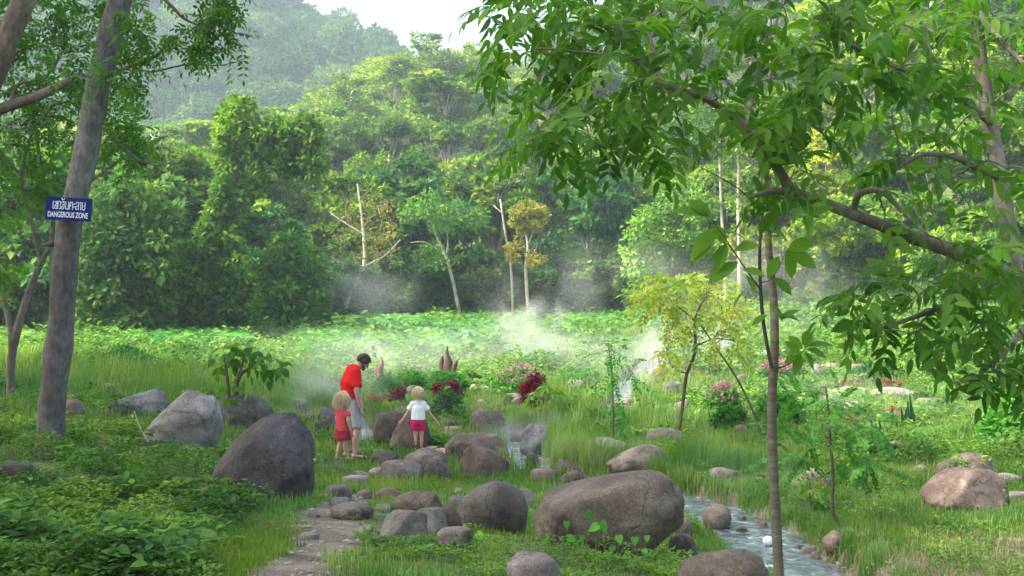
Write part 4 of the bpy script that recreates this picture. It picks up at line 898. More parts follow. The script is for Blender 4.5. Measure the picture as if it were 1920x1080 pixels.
edge_tree('vine_covered_bush', 'dense green thicket of creepers to the right of the bending vine tree', 42, 60, (530, 606), [[(530, 606, 5), (530, 520, 3), (520, 440, 2)]],
  [([(480, 500), (540, 440), (590, 480), (612, 560), (600, 612), (480, 615)], 150)], .6, 50, .4, (.95, 1.1, .9), thick=2.5)
edge_tree('vine_covered_bush', 'dark creeper thicket left of the bending vine tree, behind the trunk with the sign', 43, 54, (230, 608), [[(230, 608, 5), (230, 500, 3), (240, 400, 2)]],
  [([(150, 360), (260, 330), (330, 400), (320, 500), (300, 612), (150, 620)], 190)], .65, 50, .4, (1.0, 1.1, .9), thick=2.5)
edge_tree('half_bare_tree', 'half-bare tree with pale crooked trunk and brownish grey twigs', 44, 73, (645, 590),
  [[(645, 598, 4.5), (655, 550, 4), (682, 500, 3.5), (682, 440, 3), (675, 380, 2), (670, 345, 1)], [(682, 500, 2.5), (720, 480, 1.5), (750, 450, 1)], [(655, 550, 2), (660, 510, 1.5)], [(682, 440, 2), (650, 420, 1.2), (620, 400, .8)]],
  [([(630, 400), (670, 340), (720, 360), (740, 400), (755, 460), (740, 500), (690, 500), (640, 480), (610, 440)], 75)], .55, 24, .2, (2.2, 1.15, 1.3), twig=.045, thick=2)
edge_tree('leaning_pale_tree', 'tree with a long pale trunk leaning left below a layered crown', 45, 75, (865, 592),
  [[(865, 592, 3.8), (850, 530, 3.4), (836, 480, 3), (818, 440, 2.4), (800, 395, 1.6)], [(836, 480, 2), (840, 450, 1.5), (830, 400, 1)], [(836, 480, 1.5), (800, 455, 1), (770, 455, .7)]],
  [([(750, 380), (800, 360), (870, 375), (920, 400), (900, 440), (820, 430), (770, 430)], 60), ([(770, 470), (830, 460), (840, 500), (790, 510)], 14)], .6, 50, .3, (.95, 1.2, 1.05), thick=2.2, twig=.03, bark=(1.3, 1.3, 1.25))
edge_tree('yellow_crowned_tree', 'small tree with a thin white trunk and yellow-brown round crown', 46, 74, (992, 590),
  [[(992, 592, 3.8), (988, 545, 3.4), (986, 500, 3), (990, 462, 2.4), (985, 435, 1.6)], [(990, 462, 1.8), (1000, 430, 1.2)], [(986, 500, 1.5), (1008, 460, 1)]],
  [([(958, 400), (975, 380), (1000, 378), (1022, 395), (1018, 425), (985, 438), (962, 425)], 46), ([(950, 455), (975, 445), (985, 475), (960, 488)], 9), ([(995, 475), (1015, 475), (1012, 500), (990, 500)], 7)], .42, 60, .22, (4.2, 1.9, 1.3), thick=1.1, twig=.02, bark=(1.4, 1.35, 1.3))
edge_tree('bare_tree', 'bare whitish dead trunk beside the yellow-crowned tree', 47, 75.5, (962, 560), [[(962, 590, 2.6), (958, 500, 2.4), (948, 440, 2.2), (938, 374, 1.4)], [(942, 400, 1.2), (925, 385, .7)]], [([(920, 372), (950, 372), (950, 400), (920, 400)], 3)], .3, 0, .2, (1, 1, 1), bark=(1.3, 1.3, 1.2), cat='dead tree')
edge_tree('bare_tree', 'leafless pale tree with upright twigs above the dark forest wall', 48, 82, (1192, 560), [[(1192, 590, 3), (1192, 430, 2.4), (1188, 340, 1)]], [([(1165, 335), (1215, 335), (1205, 420), (1175, 420)], 22)], .3, 0, .2, (1, 1, 1), bark=(2.0, 1.9, 1.8), twig=.04, cat='dead tree')
edge_tree('sunlit_tree', 'bushy tree with pale sunlit top right of the leafless tree', 49, 68, (1260, 592), [[(1260, 592, 4), (1255, 500, 3), (1250, 430, 2)]],
  [([(1195, 400), (1230, 370), (1290, 355), (1330, 380), (1330, 430), (1320, 540), (1250, 560), (1185, 545), (1180, 470)], 120)], .7, 60, .34, (1.6, 1.6, 1.15), thick=2.5)
edge_tree('white_trunked_tree', 'tall straight white trunk, left of the pair behind the yellowish small tree', 50, 62, (1360, 592), [[(1362, 592, 3.6), (1358, 480, 3.2), (1352, 380, 2.8), (1349, 250, 2.2)]], [([(1300, 330), (1390, 300), (1400, 400), (1320, 420)], 12), ([(1290, 200), (1420, 200), (1400, 290), (1310, 290)], 30)], .6, 45, .3, (1.7, 1.5, .9), bark=(1.3, 1.25, 1.2), group=None)
edge_tree('white_trunked_tree', 'tall straight white trunk, right of the pair behind the yellowish small tree', 51, 61, (1385, 592), [[(1386, 592, 3.8), (1386, 480, 3.4), (1384, 380, 3), (1386, 250, 2.2)]], [([(1350, 320), (1440, 320), (1450, 400), (1370, 400)], 12), ([(1340, 180), (1450, 180), (1440, 290), (1340, 290)], 26)], .6, 45, .3, (1.8, 1.5, .9), bark=(1.3, 1.25, 1.2))
for px_, Y, h, tn, k, sx, lb in [(350, 118, 13, (1.7, 1.45, 1.15), 'layer', 1.6, 'wide flat-topped olive tree below the mountain, left of its twin'), (455, 122, 13, (1.5, 1.35, 1.1), 'layer', 1.5, 'wide flat-topped tree above the bending vine tree'),
    (660, 150, 15, (2.3, 1.75, 1.1), 'feather', 1.4, 'big pale feathery tree on the near slope under the sky notch'), (745, 172, 16, (2.5, 1.8, 1.1), 'feather', 1.4, 'pale feathery tree on the ridge at the right of the sky notch'), (850, 178, 15, (2.4, 1.75, 1.1), 'feather', 1.4, 'pale feathery tree on the ridge left of the arching limb'),
    (640, 128, 11, (1.9, 1.6, 1.0), 'round', 1.5, 'broad light green dome tree above the half-bare tree'), (830, 128, 14, (2.0, 1.6, 1.0), 'tall', 1.7, 'tree with visible white forking trunk on the slope'), (560, 140, 12, (1.8, 1.5, 1.0), 'feather', 1.3, 'pale tree rising behind the bent vine canopy')]:
    x = (px_-960)/FPX*Y; forest_tree(k, x, Y, h, tn, lb, sx=sx, bark=(1.8, 1.7, 1.6))
# ------------------------------------------------------------------ plants in the clearing
M_LEAFY = leaf_mat('shrub_leaf', (.03, .10, .02), (.055, .17, .03), (.11, .25, .045), trans=.4, rough=.5, spec=.2)
M_RED = leaf_mat('crimson_leaf', (.10, .004, .012), (.22, .008, .03), (.34, .02, .06), trans=.35, rough=.5, spec=.2, tcol=(1.4, .8, .9))
M_PINK = leaf_mat('pink_petal', (.38, .05, .20), (.55, .10, .33), (.65, .2, .42), trans=.3, rough=.6, tcol=(1, 1, 1))
M_RUST = leaf_mat('rusty_leaf', (.20, .07, .05), (.30, .13, .09), (.24, .20, .08), trans=.3, rough=.6, tcol=(1.2, 1, .8))
M_YEL = leaf_mat('yellowing_leaf', (.09, .20, .02), (.20, .30, .035), (.42, .36, .05), trans=.42, rough=.5, accent=(.62, .22, .06))
def bush(name, label, x0, y0, x1, y1, mat, tint, n=40, per=40, ls=.1, seed=0, flower=None, fn=0, group=None, tmpl=RHOMB, dens=1.0):
    q = hit((x0+x1)/2, y1); d = q.y; W = (x1-x0)/FPX*d; H_ = (y1-y0)/FPX*d; b = Vector((q.x, q.y+W*.3, gz(q.x, q.y+W*.3)-.03)); t = empty(name, b); tag(t, label, 'bush', group)
    rs = np.random.RandomState(seed+int(x0)); dd = rdir(rs, n); dd[:, 2] = np.abs(dd[:, 2]); rr = (.4+.6*rs.rand(n, 1)**.5)
    cr = min(W, H_*1.6)*.17
    c = dd*rr*np.array([W/2-cr*.6, W/2-cr*.6, H_-cr*.8])+np.array([0, 0, cr*.4])
    tb = TB()
    for i in range(0, n, max(1, n//14)): tb.tube([(c[i][0]*.1, c[i][1]*.1, -.05), (c[i][0]*.4, c[i][1]*.4, c[i][2]*.6), tuple(c[i])], [.012+.01*W, .008+.006*W, .003], 4, 2)
    obj('stems', tb.mesh('stems'), M_DKSTEM, t, color=(1, 1, 1)); ROCKS_.append(1)
    v, f, r = clump_cloud(rs, c, cr, per, ls, tmpl, .8, .5, .2)
    obj('leaves', mesh_np('leaves', v, f, r), mat, t, color=tint)
    if flower:
        k = dd[:, 2] > .35; cf = c[k]+np.array([0, 0, cr*.75]); v, f, r = clump_cloud(rs, cf, cr*.7, fn, ls*.55, RHOMB, .5, 1, -.2)
        obj('flowers', mesh_np('flowers', v, f, r), flower, t, color=(1, 1, 1))
    return t
ROCKS_ = []
bush('bush', 'round fluffy dark green bush behind the girl in white', 806, 733, 872, 790, M_LEAFY, (.62, .85, .75), 90, 60, .075)
bush('bush', 'low green bush right of the man, below the reddish pointed stump', 690, 700, 752, 742, M_LEAFY, (.9, 1.1, .9), 50, 50, .09)
bush('bush', 'wide green bush at the foot of the dark wooden stump', 790, 694, 884, 740, M_LEAFY, (.8, 1.1, .8), 80, 50, .09)
bush('bush', 'green bush left of the dark wooden stump', 735, 692, 805, 738, M_LEAFY, (1.0, 1.2, .9), 60, 50, .09)
bush('flowering_bush', 'wide bush topped with small magenta flowers in front of the steam', 914, 688, 1032, 744, M_LEAFY, (1.05, 1.2, .85), 110, 50, .10, 1, M_PINK, 14)
bush('bush', 'low yellow-green bush right of the magenta flowering one', 1030, 692, 1140, 722, M_LEAFY, (1.4, 1.35, .9), 70, 45, .10)
bush('crimson_bush', 'crimson leaved bush in front of the magenta flowers', 972, 696, 1028, 768, M_RED, (.75, .75, .75), 70, 50, .11, tmpl=THIN)
bush('crimson_plant', 'small crimson plant, left of the pair above the fluffy green bush', 808, 716, 832, 748, M_RED, (.8, .8, .8), 20, 40, .09)
bush('crimson_plant', 'small purple-red plant, right of the pair above the fluffy green bush', 834, 710, 868, 746, M_RED, (.55, .6, .9), 26, 40, .09)
bush('purple_plant', 'purplish plant above the brown boulders next to the girl in white', 728, 722, 768, 768, M_RED, (.5, .55, .6), 24, 30, .08)
bush('rusty_plant', 'rusty low plant cushion right behind the man', 682, 738, 722, 762, M_RUST, (.8, .8, .8), 30, 40, .08)
bush('rusty_plant', 'rusty green cushion between the man and the girl in white', 712, 735, 762, 762, M_RUST, (.7, 1.1, .7), 30, 40, .08)
bush('yellow_plant', 'yellow-green low plant over the dark round boulder', 708, 752, 752, 778, M_YEL, (.8, .9, .8), 26, 30, .09)
bush('flowering_bush', 'pink flowering bush left behind the slender trunk', 1422, 676, 1524, 716, M_LEAFY, (1.0, 1.1, .9), 60, 40, .10, 2, M_PINK, 34)
bush('flowering_bush', 'bush with dull pink flowers below the leaning thin stem top', 1318, 722, 1402, 775, M_LEAFY, (1.1, 1.25, 1.0), 80, 45, .09, 3, M_PINK, 22)
bush('bush', 'dark green bush left of the leaning thin stem', 1335, 762, 1412, 806, M_LEAFY, (.75, 1.0, .8), 60, 50, .09)
bush('bush', 'green bush right behind the slender trunk', 1420, 735, 1512, 806, M_LEAFY, (1.0, 1.25, .95), 90, 50, .10)
bush('bush', 'yellow-green bush right of the slender trunk below the pointed rock', 1455, 706, 1560, 752, M_LEAFY, (1.5, 1.35, .7), 70, 45, .10)
bush('red_cushion_plant', 'red low cushion plant, left of the pair on the long slabs', 1572, 712, 1640, 732, M_RUST, (.9, .7, .7), 40, 40, .08)
bush('red_cushion_plant', 'red low cushion plant, right of the pair on the long slabs', 1644, 710, 1694, 732, M_RUST, (1, .65, .65), 36, 40, .08)
bush('red_cushion_plant', 'small red cushion plant by the spiky blue-green leaves', 1664, 764, 1702, 786, M_RUST, (1, .6, .65), 26, 40, .07)
bush('red_cushion_plant', 'tiny rusty red plant left of the spiky blue-green leaves', 1582, 783, 1616, 802, M_RUST, (1, .7, .6), 20, 40, .07)
bush('bush', 'dark green shrub in the meadow right of the leaning trunk', 150, 648, 290, 705, M_LEAFY, (.65, .9, .7), 110, 60, .12)
bush('bush', 'green shrub in the meadow above the large pale boulder', 300, 640, 395, 690, M_LEAFY, (1.0, 1.2, .85), 90, 50, .12)
bush('bush', 'leafy shrub beyond the broad-leaved shrub, in thin steam', 540, 640, 640, 690, M_LEAFY, (1.0, 1.25, .95), 80, 50, .14)
bush('bush', 'green shrub at the sunny right edge behind the paired boulders', 1850, 740, 1990, 850, M_LEAFY, (1.2, 1.3, .8), 120, 50, .12)
bush('bush', 'dark low plants beneath the hanging leaves at right', 1600, 680, 1720, 716, M_LEAFY, (.7, .95, .8), 60, 45, .12)
def leafy(name, label, seed, d, base, skels, tips, npair, L_, ls, tm, mat, tint, droop=.4, lsw=1, rep=1, spread=.9, thick=.35, twig=.01, level=0, cat='young tree', stemcol=(1, 1, 1), flatn=None):
    b = P(base[0], base[1], d); b.z = gz(b.x, b.y); t = empty(name, b); tag(t, label, cat); Nn = Net(seed)
    for s in skels:
        pts = [P(q[0], q[1], d+(q[3] if len(q) > 3 else 0))-b for q in s]
        if s[0][:2] == base: pts[0].z = min(pts[0].z, -.05)
        Nn.branch(pts, [q[2]/FPX*d for q in s], 7)
    rs = random.Random(seed); tp = []
    for pl, n in tips: tp += polysample(rs, pl, n, d-thick, d+thick)
    if tp: Nn.grow([p-b for p in tp], twig, twig*.25, .12, 4, .12)
    obj('stem', Nn.tb.mesh('stem'), M_DKSTEM, t, color=stemcol); nr = np.random.RandomState(seed); ends = []
    for p, dd in Nn.tips:
        for k in range(rep): ends.append((p-dd*.05*k, tuple(Vector(dd)*.7+Vector(nr.normal(size=3))*(.2+.4*(k > 0)))))
    v, f, r, ra = pinnate(nr, ends, npair, L_, ls, tm, droop, True, spread, .15, lsw, level)
    obj('leaves', mesh_np('leaves', v, f, r), mat, t, color=tint); return t
leafy('broadleaf_shrub', 'shrub with large oval leaves growing behind the dark grey boulder', 61, 19.0, (438, 745), [[(438, 745, 5), (445, 715, 4), (470, 690, 3)], [(438, 745, 4), (425, 700, 3), (420, 670, 2)], [(445, 715, 3), (455, 680, 2), (460, 655, 1.5)]],
  [([(392, 690), (400, 655), (430, 645), (480, 655), (530, 680), (520, 700), (470, 705), (420, 715)], 34), ([(405, 705), (450, 700), (450, 740), (415, 745)], 4)], 1, .16, .22, OVATE, M_NEAR, (1.1, 1.2, .9), spread=.8, thick=.4)
leafy('small_tree', 'small tree with yellowing feathery crown on a thin crooked stem', 62, 20.5, (1270, 812), [[(1270, 812, 3.6), (1283, 735, 3.3), (1288, 700, 3.2), (1303, 660, 3), (1303, 602, 2.8), (1312, 575, 2), (1325, 555, 1.5)], [(1303, 602, 2), (1285, 585, 1.5), (1262, 570, 1)], [(1288, 700, 1.6), (1262, 690, 1.2), (1250, 660, 1)], [(1303, 650, 1.6), (1340, 635, 1.3), (1385, 640, 1)]],
  [([(1180, 570), (1200, 525), (1290, 520), (1380, 530), (1400, 570), (1405, 625), (1380, 620), (1340, 590), (1280, 590), (1230, 580), (1190, 580)], 85), ([(1245, 600), (1290, 600), (1285, 650), (1240, 640)], 10), ([(1240, 650), (1280, 640), (1285, 690), (1245, 700)], 10), ([(1320, 625), (1410, 640), (1400, 665), (1330, 655)], 10)], 6, .42, .12, THIN, M_YEL, (1.35, 1.2, 1), droop=.5, lsw=1.7, rep=2, thick=.9)
leafy('leaning_sapling', 'thin bare stem leaning left up to the yellowing small tree', 63, 20.0, (1433, 838), [[(1433, 838, 2.6), (1420, 790, 2.3), (1385, 715, 2), (1345, 655, 1.6), (1308, 600, 1.1)]], [([(1340, 650), (1400, 640), (1400, 670), (1350, 690)], 7)], 5, .3, .1, THIN, M_YEL, (.9, 1, .9), lsw=1.5)
leafy('sapling', 'thin straight sapling with sparse feathery leaves by the narrow stream', 64, 19.3, (1151, 828), [[(1151, 828, 1.7), (1149, 740, 1.5), (1146, 690, 1.2), (1140, 640, .7)]],
  [([(1090, 690), (1140, 640), (1180, 660), (1205, 700), (1180, 720), (1130, 720), (1085, 715)], 22), ([(1135, 700), (1170, 700), (1170, 800), (1135, 800)], 12), ([(1120, 635), (1165, 635), (1170, 680), (1115, 680)], 9)], 8, .42, .075, THIN, M_LEAFY, (.8, 1.25, .7), droop=.3, lsw=2.0, thick=.4, spread=1.1)
leafy('feathery_sapling', 'sapling with flat spreading fern-like leaves on a dark wavy stem', 65, 12.6, (1568, 1003), [[(1568, 1003, 4), (1572, 985, 4), (1560, 955, 3.5), (1562, 900, 3.2), (1557, 830, 3), (1552, 760, 2.3), (1548, 725, 1.6)]],
  [([(1470, 745), (1540, 720), (1600, 735), (1600, 755), (1500, 765)], 14), ([(1440, 790), (1540, 775), (1660, 790), (1640, 810), (1470, 812)], 16), ([(1460, 850), (1540, 830), (1650, 850), (1680, 880), (1500, 890)], 22)], 12, .38, .062, THIN, M_LEAFY, (1.0, 1.1, .8), droop=.18, lsw=2.4, rep=2, thick=.5, spread=1.3)
leafy('drooping_sapling', 'sapling with drooping yellow-green leaves right of the crimson bush', 66, 24.5, (1007, 795), [[(1007, 795, 2.4), (1012, 770, 2), (1022, 745, 1.6)]], [([(995, 735), (1020, 722), (1060, 725), (1080, 750), (1060, 765), (1010, 760)], 22)], 2, .25, .22, LANCE, M_YEL, (.62, .85, .8), droop=.7, lsw=1.3, rep=2)
leafy('young_shrub', 'little yellow-leaved shrub in front of the humped boulder', 67, 13.8, (1520, 925), [[(1520, 925, 2), (1518, 900, 1.5)]], [([(1500, 895), (1545, 885), (1545, 915), (1505, 920)], 9)], 2, .12, .08, OVATE, M_YEL, (.9, .95, .9), rep=2, thick=.15)
leafy('young_shrub', 'twiggy little shrub growing in front of the drooping big-boulder end', 68, 12.2, (1283, 1000), [[(1283, 1010, 2), (1285, 980, 1.2)]], [([(1270, 975), (1300, 970), (1310, 1010), (1275, 1015)], 9)], 2, .10, .07, OVATE, M_LEAFY, (1.2, 1.2, .8), rep=2, thick=.15)
def heart_plant(label, lvs, d, tint, seed, group='heart-leaved plants by the biggest boulder'):
    b = P(lvs[0][0], 1030, d); b.z = gz(b.x, b.y); t = empty('heart_leaved_plant', b); tag(t, label, 'plant', group); tb = TB(); nr = np.random.RandomState(seed)
    Pn = []; Ln = []; S_ = []
    for x, y, dx, dy, s in lvs:
        p = P(x, y, d+nr.uniform(-.1, .1))-b; Pn.append(tuple(p)); Ln.append((dx, nr.uniform(-.5, 0), -dy)); S_.append(s*.6)
        tb.tube([Vector((p.x*.8, p.y+.05, -.03)), Vector((p.x*.95, p.y+.04, p.z*.6)), p], [.005, .004, .003], 5, 2)
    obj('stalks', tb.mesh('stalks'), MATS['twig'], t)
    v, f = scatter(HEART, np.array(Pn), np.array(Ln), norm(np.array([(0, -.8, .6)])+nr.normal(size=(len(Pn), 3))*.25), np.array(S_)); obj('leaves', mesh_np('leaves', v, f, nr.rand(len(S_)).repeat(10)), M_LEAFY, t, color=tint)
heart_plant('tall heart-leaved plant in front of the biggest boulder middle', [(1100, 960, 1, 1, .15), (1120, 985, -1, .6, .15), (1126, 980, .6, 1, .17), (1062, 978, .1, 1, .11), (1090, 1005, .3, 1, .10), (1020, 1003, 0, 1, .10), (1065, 1008, 1, .3, .13)], 8.9, (1.2, 1.35, .9), 1)
heart_plant('heart-leaved plant in front of the biggest boulder right end', [(1160, 1005, .2, 1, .13), (1190, 1008, 0, 1, .12), (1213, 1005, 0, 1, .09), (1150, 1025, -.8, 1, .11), (1208, 1030, .2, .8, .10), (1178, 1035, -1, .8, .1)], 8.9, (1.3, 1.4, 1.0), 2)
heart_plant('yellow-green leaved plant below the round boulder', [(895, 1000, 1, .8, .13), (885, 1015, .2, 1, .11), (905, 1012, .8, .8, .12), (925, 1020, .3, 1, .12), (942, 1030, .6, 1, .13), (955, 1022, -.6, 1, .1)], 8.6, (2.2, 1.7, .8), 3)
heart_plant('yellow-green leaved plant below the biggest boulder left end', [(1010, 1022, 1, -.7, .12), (1040, 1030, .9, .4, .1), (1065, 1035, 1, .4, .1), (1085, 1045, .4, 1, .12), (1105, 1040, 1, -.8, .1)], 8.7, (2.2, 1.7, .8), 4)
heart_plant('pale broad-leaved seedling in the left ground cover', [(240, 885, -.4, 1, .13), (250, 880, .8, 1, .14), (236, 890, -.9, .3, .1), (262, 890, 1, .4, .12)], 9.9, (1.5, 1.5, .9), 5)
# taro patch and spikes
rs = np.random.RandomState(77)
def taro(name, poly, n, d0, d1, ls, seed, tint):
    r_ = random.Random(seed); Q = []
    while len(Q) < n:
        x = r_.uniform(min(p[0] for p in poly), max(p[0] for p in poly)); y = r_.uniform(min(p[1] for p in poly), max(p[1] for p in poly))
        if inpoly(x, y, poly):
            d = r_.uniform(d0, d1); wx = (x-960)/FPX*d; Q.append((wx, d, gz(wx, d)+r_.uniform(.15, .6)))
    Q = np.array(Q); nr = np.random.RandomState(seed); ln = np.stack([nr.normal(size=n), nr.normal(size=n)-.4, -.5+.6*nr.rand(n)], 1)
    v, f = scatter(HEART, Q, ln, norm(nr.normal(size=(n, 3))*.35+np.array([0, -.4, .9])), ls*(.5+.8*nr.rand(n)))
    tag(obj(name, mesh_np(name, v, f, nr.rand(n).repeat(10)), M_LEAFY, color=tint), kind='stuff')
taro('taro_leaves', [(560, 590), (930, 590), (930, 640), (560, 640)], 2600, 46, 73, .5, 1, (1.15, 1.25, 1.05))
taro('taro_leaves', [(1060, 590), (1250, 590), (1250, 640), (1060, 640)], 700, 58, 74, .5, 2, (1.0, 1.15, 1.0))
taro('taro_leaves', [(230, 590), (470, 590), (470, 640), (230, 640)], 500, 46, 56, .55, 3, (.9, 1.3, 1.1))
def spikes(label, x, y, n, h, seed):
    q = hit(x, y); t = empty('spiky_plant', q); tag(t, label, 'plant'); nr = np.random.RandomState(seed)
    Q = np.stack([nr.uniform(-.35, .35, n), nr.uniform(-.2, .2, n), -.03+0*nr.rand(n)], 1); ln = np.stack([nr.normal(size=n)*.12, nr.normal(size=n)*.12, np.ones(n)], 1)
    v, f = scatter(leaf_t(.5, .3, .05, .1, 4), Q, ln, norm(nr.normal(size=(n, 3))*.3+np.array([0, -1, 0])), h*(.6+.5*nr.rand(n)), .07+0*nr.rand(n))
    obj('leaves', mesh_np('leaves', v, f, nr.rand(n).repeat(len(v)//n*0+len(f)//n)), M_LEAFY, t, color=(.55, .75, 1.6))
spikes('clump of upright blue-green spiky leaves in the sunny grass', 1668, 824, 12, .45, 1)
spikes('taller blue-green spiky leaves behind the clump', 1706, 800, 6, .7, 2)
# ------------------------------------------------------------------ stumps, planks and odds and ends
M_WOOD = noise_mat('weathered_wood', 5, [(.3, (.045, .03, .025)), (.6, (.12, .08, .065)), (.8, (.2, .15, .13))], bump=.8, bscale=25, stretch=(1, 1, .2), objcol=True)
def stump(label, x, y, d, spikes_, col):
    b = P(x, y, d); b.z = gz(b.x, b.y); dz = P(x, y, d).z-b.z; t = TB()
    for pts in spikes_:
        pp = [P(px_, py_, d+dd)-b for px_, py_, _, dd in pts]; pp[0].z = min(pp[0].z, -.1) if pts[0][1] >= y-2 else pp[0].z
        t.tube(pp, [q[2]/FPX*d for q in pts], 9, 3)
    o = obj('tree_stump', t.mesh('tree_stump', .05), M_WOOD, None, b, col); tag(o, label, 'stump')
stump('dark jagged wooden stump with three upward prongs', 840, 700, 31, [[(838, 700, 13, 0), (840, 680, 9, 0), (838, 665, 5, 0), (839, 650, 1, 0)], [(832, 700, 7, 0), (828, 685, 5, .1), (828, 672, 3.5, .1), (829, 668, 1, .1)], [(845, 700, 7, 0), (852, 685, 5, -.1), (857, 675, 1, -.1)]], (1, 1, 1))
stump('reddish wooden stump with one tall point right of the man head', 712, 706, 31, [[(712, 706, 9, 0), (713, 692, 6, 0), (716, 680, 3.5, 0), (716, 668, .8, 0)], [(706, 706, 6, 0), (706, 694, 4, .1), (707, 688, 1.5, .1)]], (2.2, 1.6, 1.5))
def plank(label, x0, y0, x1, y1, w_, th=.035):
    a = hit(x0, y0); b = hit(x1, y1); z = max(a.z, b.z)+.07; a.z = z; b.z = z; L_ = (b-a).length; bm = bmesh.new(); bmesh.ops.create_cube(bm, size=1)
    for v in bm.verts: v.co = Vector((v.co.x*L_, v.co.y*w_, v.co.z*th))
    bmesh.ops.bevel(bm, geom=bm.edges[:], offset=.004, segments=1); me = bpy.data.meshes.new('plank'); bm.to_mesh(me); bm.free()
    o = obj('wooden_plank', me, M_WOOD, None, (a+b)/2, (4.5, 4.2, 3.8)); o.rotation_euler = (R(2), 0, math.atan2(b.y-a.y, b.x-a.x)); tag(o, label, 'plank', 'planks laid across the wet ground')
plank('grey weathered plank behind the girl in white, the left one', 786, 856, 812, 848, .16)
plank('grey weathered plank ending at the long boulder undercut', 806, 866, 842, 854, .16)
plank('narrow grey weathered plank between the other two', 800, 860, 830, 852, .10)
def orange_leaf():
    q = P(192, 772, 12.9); q.z = gz(q.x, q.y)
    v, f = scatter(OVATE, np.array([[0, 0, .0]]), np.array([[.05, .1, 1.]]), np.array([[.1, -1, .1]]), np.array([.19]), np.array([.19]))
    o = obj('dry_leaf', mesh_np('dry_leaf', v, f, np.ones(len(f))*.3), noise_mat('dry_orange', 9, [(.3, (.28, .10, .03)), (.7, (.48, .21, .05))], bump=.1), None, (q.x, q.y, q.z+.03)); tag(o, 'dry orange leaf standing upright in the grass by the leaning trunk', 'leaf')
orange_leaf()
b = P(266, 826, 12.6); tb = TB(); tb.tube([P(252, 772, 12.9)-b, P(262, 800, 12.7)-b, P(278, 828, 12.5)-b], [.006, .008, .004], 7)
o = obj('stick', tb.mesh('stick'), M_BARK_F, None, b, (.9, .9, .9)); tag(o, 'pale bare stick leaning on the large pale boulder', 'stick')
bm = bmesh.new(); bmesh.ops.create_icosphere(bm, subdivisions=3, radius=.062)
for f in bm.faces: f.smooth = True
for v in bm.verts: v.co *= 1+.05*mnoise.noise(v.co*30)
me = bpy.data.meshes.new('float'); bm.to_mesh(me); bm.free(); q = P(1440, 1017, 12.75)
o = obj('white_ball', me, M_WHITE, None, (q.x, q.y, WATER+.04)); tag(o, 'small white ball floating in the stream beside the slender trunk', 'ball')
b = P(1425, 1033, 12.0); tb = TB(); tb.tube([P(1380, 1030, 12.2)-b, P(1420, 1030, 12.1)-b, P(1446, 1036, 12.0)-b], [.06, .075, .05], 9)
# unseen trees added left of the camera to keep the foreground in open shade
for x, y, h, lb in ((-13.5, 4.5, 19, 'tall unseen tree added for shade on the left bank, beside the camera'), (-14.5, 13.5, 20, 'tall unseen tree added for shade on the left bank, beyond the leaning trunk'), (-18, 22, 20, 'tall unseen tree added for shade on the left bank, by the meadow corner')):
    forest_tree('round', x, y, h, (.9, 1.0, .9), lb, name='added_shade_tree', sx=.8, group='unseen trees added for shade on the left bank')

# ------------------------------------------------------------------ people
def capsule(bm, p0, p1, r0, r1, fl=(1, 1), ax=(0, 1, 0), ends=True, seg=14):
    """closed tapered capsule; fl scales the section along the ax direction and across it"""
    p0 = Vector(p0); p1 = Vector(p1); t = (p1-p0); L = t.length; t = t.normalized() if L > 1e-6 else Vector((0, 0, 1))
    a = Vector(ax); a = (a-t*a.dot(t)); a = a.normalized() if a.length > 1e-4 else t.orthogonal().normalized(); b = t.cross(a); rings = []
    steps = [(p0-t*r0*math.cos(x), r0*math.sin(x)) for x in (.35, .8, 1.2)] if ends else []
    steps += [(p0, r0), (p0.lerp(p1, .5), (r0+r1)/2), (p1, r1)]
    if ends: steps += [(p1+t*r1*math.cos(x), r1*math.sin(x)) for x in (1.2, .8, .35)]
    for c, r in steps: rings.append([bm.verts.new(c+a*math.cos(2*math.pi*k/seg)*r*fl[0]+b*math.sin(2*math.pi*k/seg)*r*fl[1]) for k in range(seg)])
    for u, v in zip(rings, rings[1:]):
        for k in range(seg): bm.faces.new((u[k], u[(k+1) % seg], v[(k+1) % seg], v[k]))
    bm.faces.new(list(reversed(rings[0]))); bm.faces.new(rings[-1])
def remeshed(name, caps, vox, smooth_it=3, fold=0, seed=0, fscale=9):
    bm = bmesh.new()
    for c in caps: capsule(bm, *c[:4], **(c[4] if len(c) > 4 else {}))
    me = bpy.data.meshes.new(name); bm.to_mesh(me); bm.free()
    o = bpy.data.objects.new(name, me); COL.objects.link(o)
    m = o.modifiers.new('r', 'REMESH'); m.mode = 'VOXEL'; m.voxel_size = vox; s = o.modifiers.new('s', 'SMOOTH'); s.iterations = smooth_it; s.factor = .5
    bpy.context.view_layer.update()
    out = bpy.data.meshes.new_from_object(o.evaluated_get(bpy.context.evaluated_depsgraph_get())); bpy.data.objects.remove(o)
    if fold:
        so_ = Vector((seed*5.1, 0, 0)); vs = [(v.co.copy(), v.normal.copy()) for v in out.vertices]
        for v, (c, n) in zip(out.vertices, vs): v.co = c+n*fold*(mnoise.noise(Vector((c.x*fscale, c.y*fscale, c.z*fscale*.45))+so_)+.5*mnoise.noise(c*fscale*2.3+so_))
    for p in out.polygons: p.use_smooth = True
    out.name = name; return out
def cloth_mat(name, c, var=.8):
    return noise_mat(name, 14, [(.3, tuple(x*var for x in c)), (.7, c)], rough=.9, bump=.25, bscale=60, spec=.1)
def skin_mat():
    m, t, b, o = nodes('skin'); n = N(t, 'ShaderNodeTexNoise'); n.inputs['Scale'].default_value = 25
    t.links.new(ramp(t, n.outputs['Fac'], [(.3, (.42, .235, .17)), (.7, (.52, .31, .235))]), b.inputs['Base Color']); b.inputs['Roughness'].default_value = .55
    b.inputs['Subsurface Weight'].default_value = .08; b.inputs['Subsurface Scale'].default_value = .02; return m
M_SKIN = skin_mat()
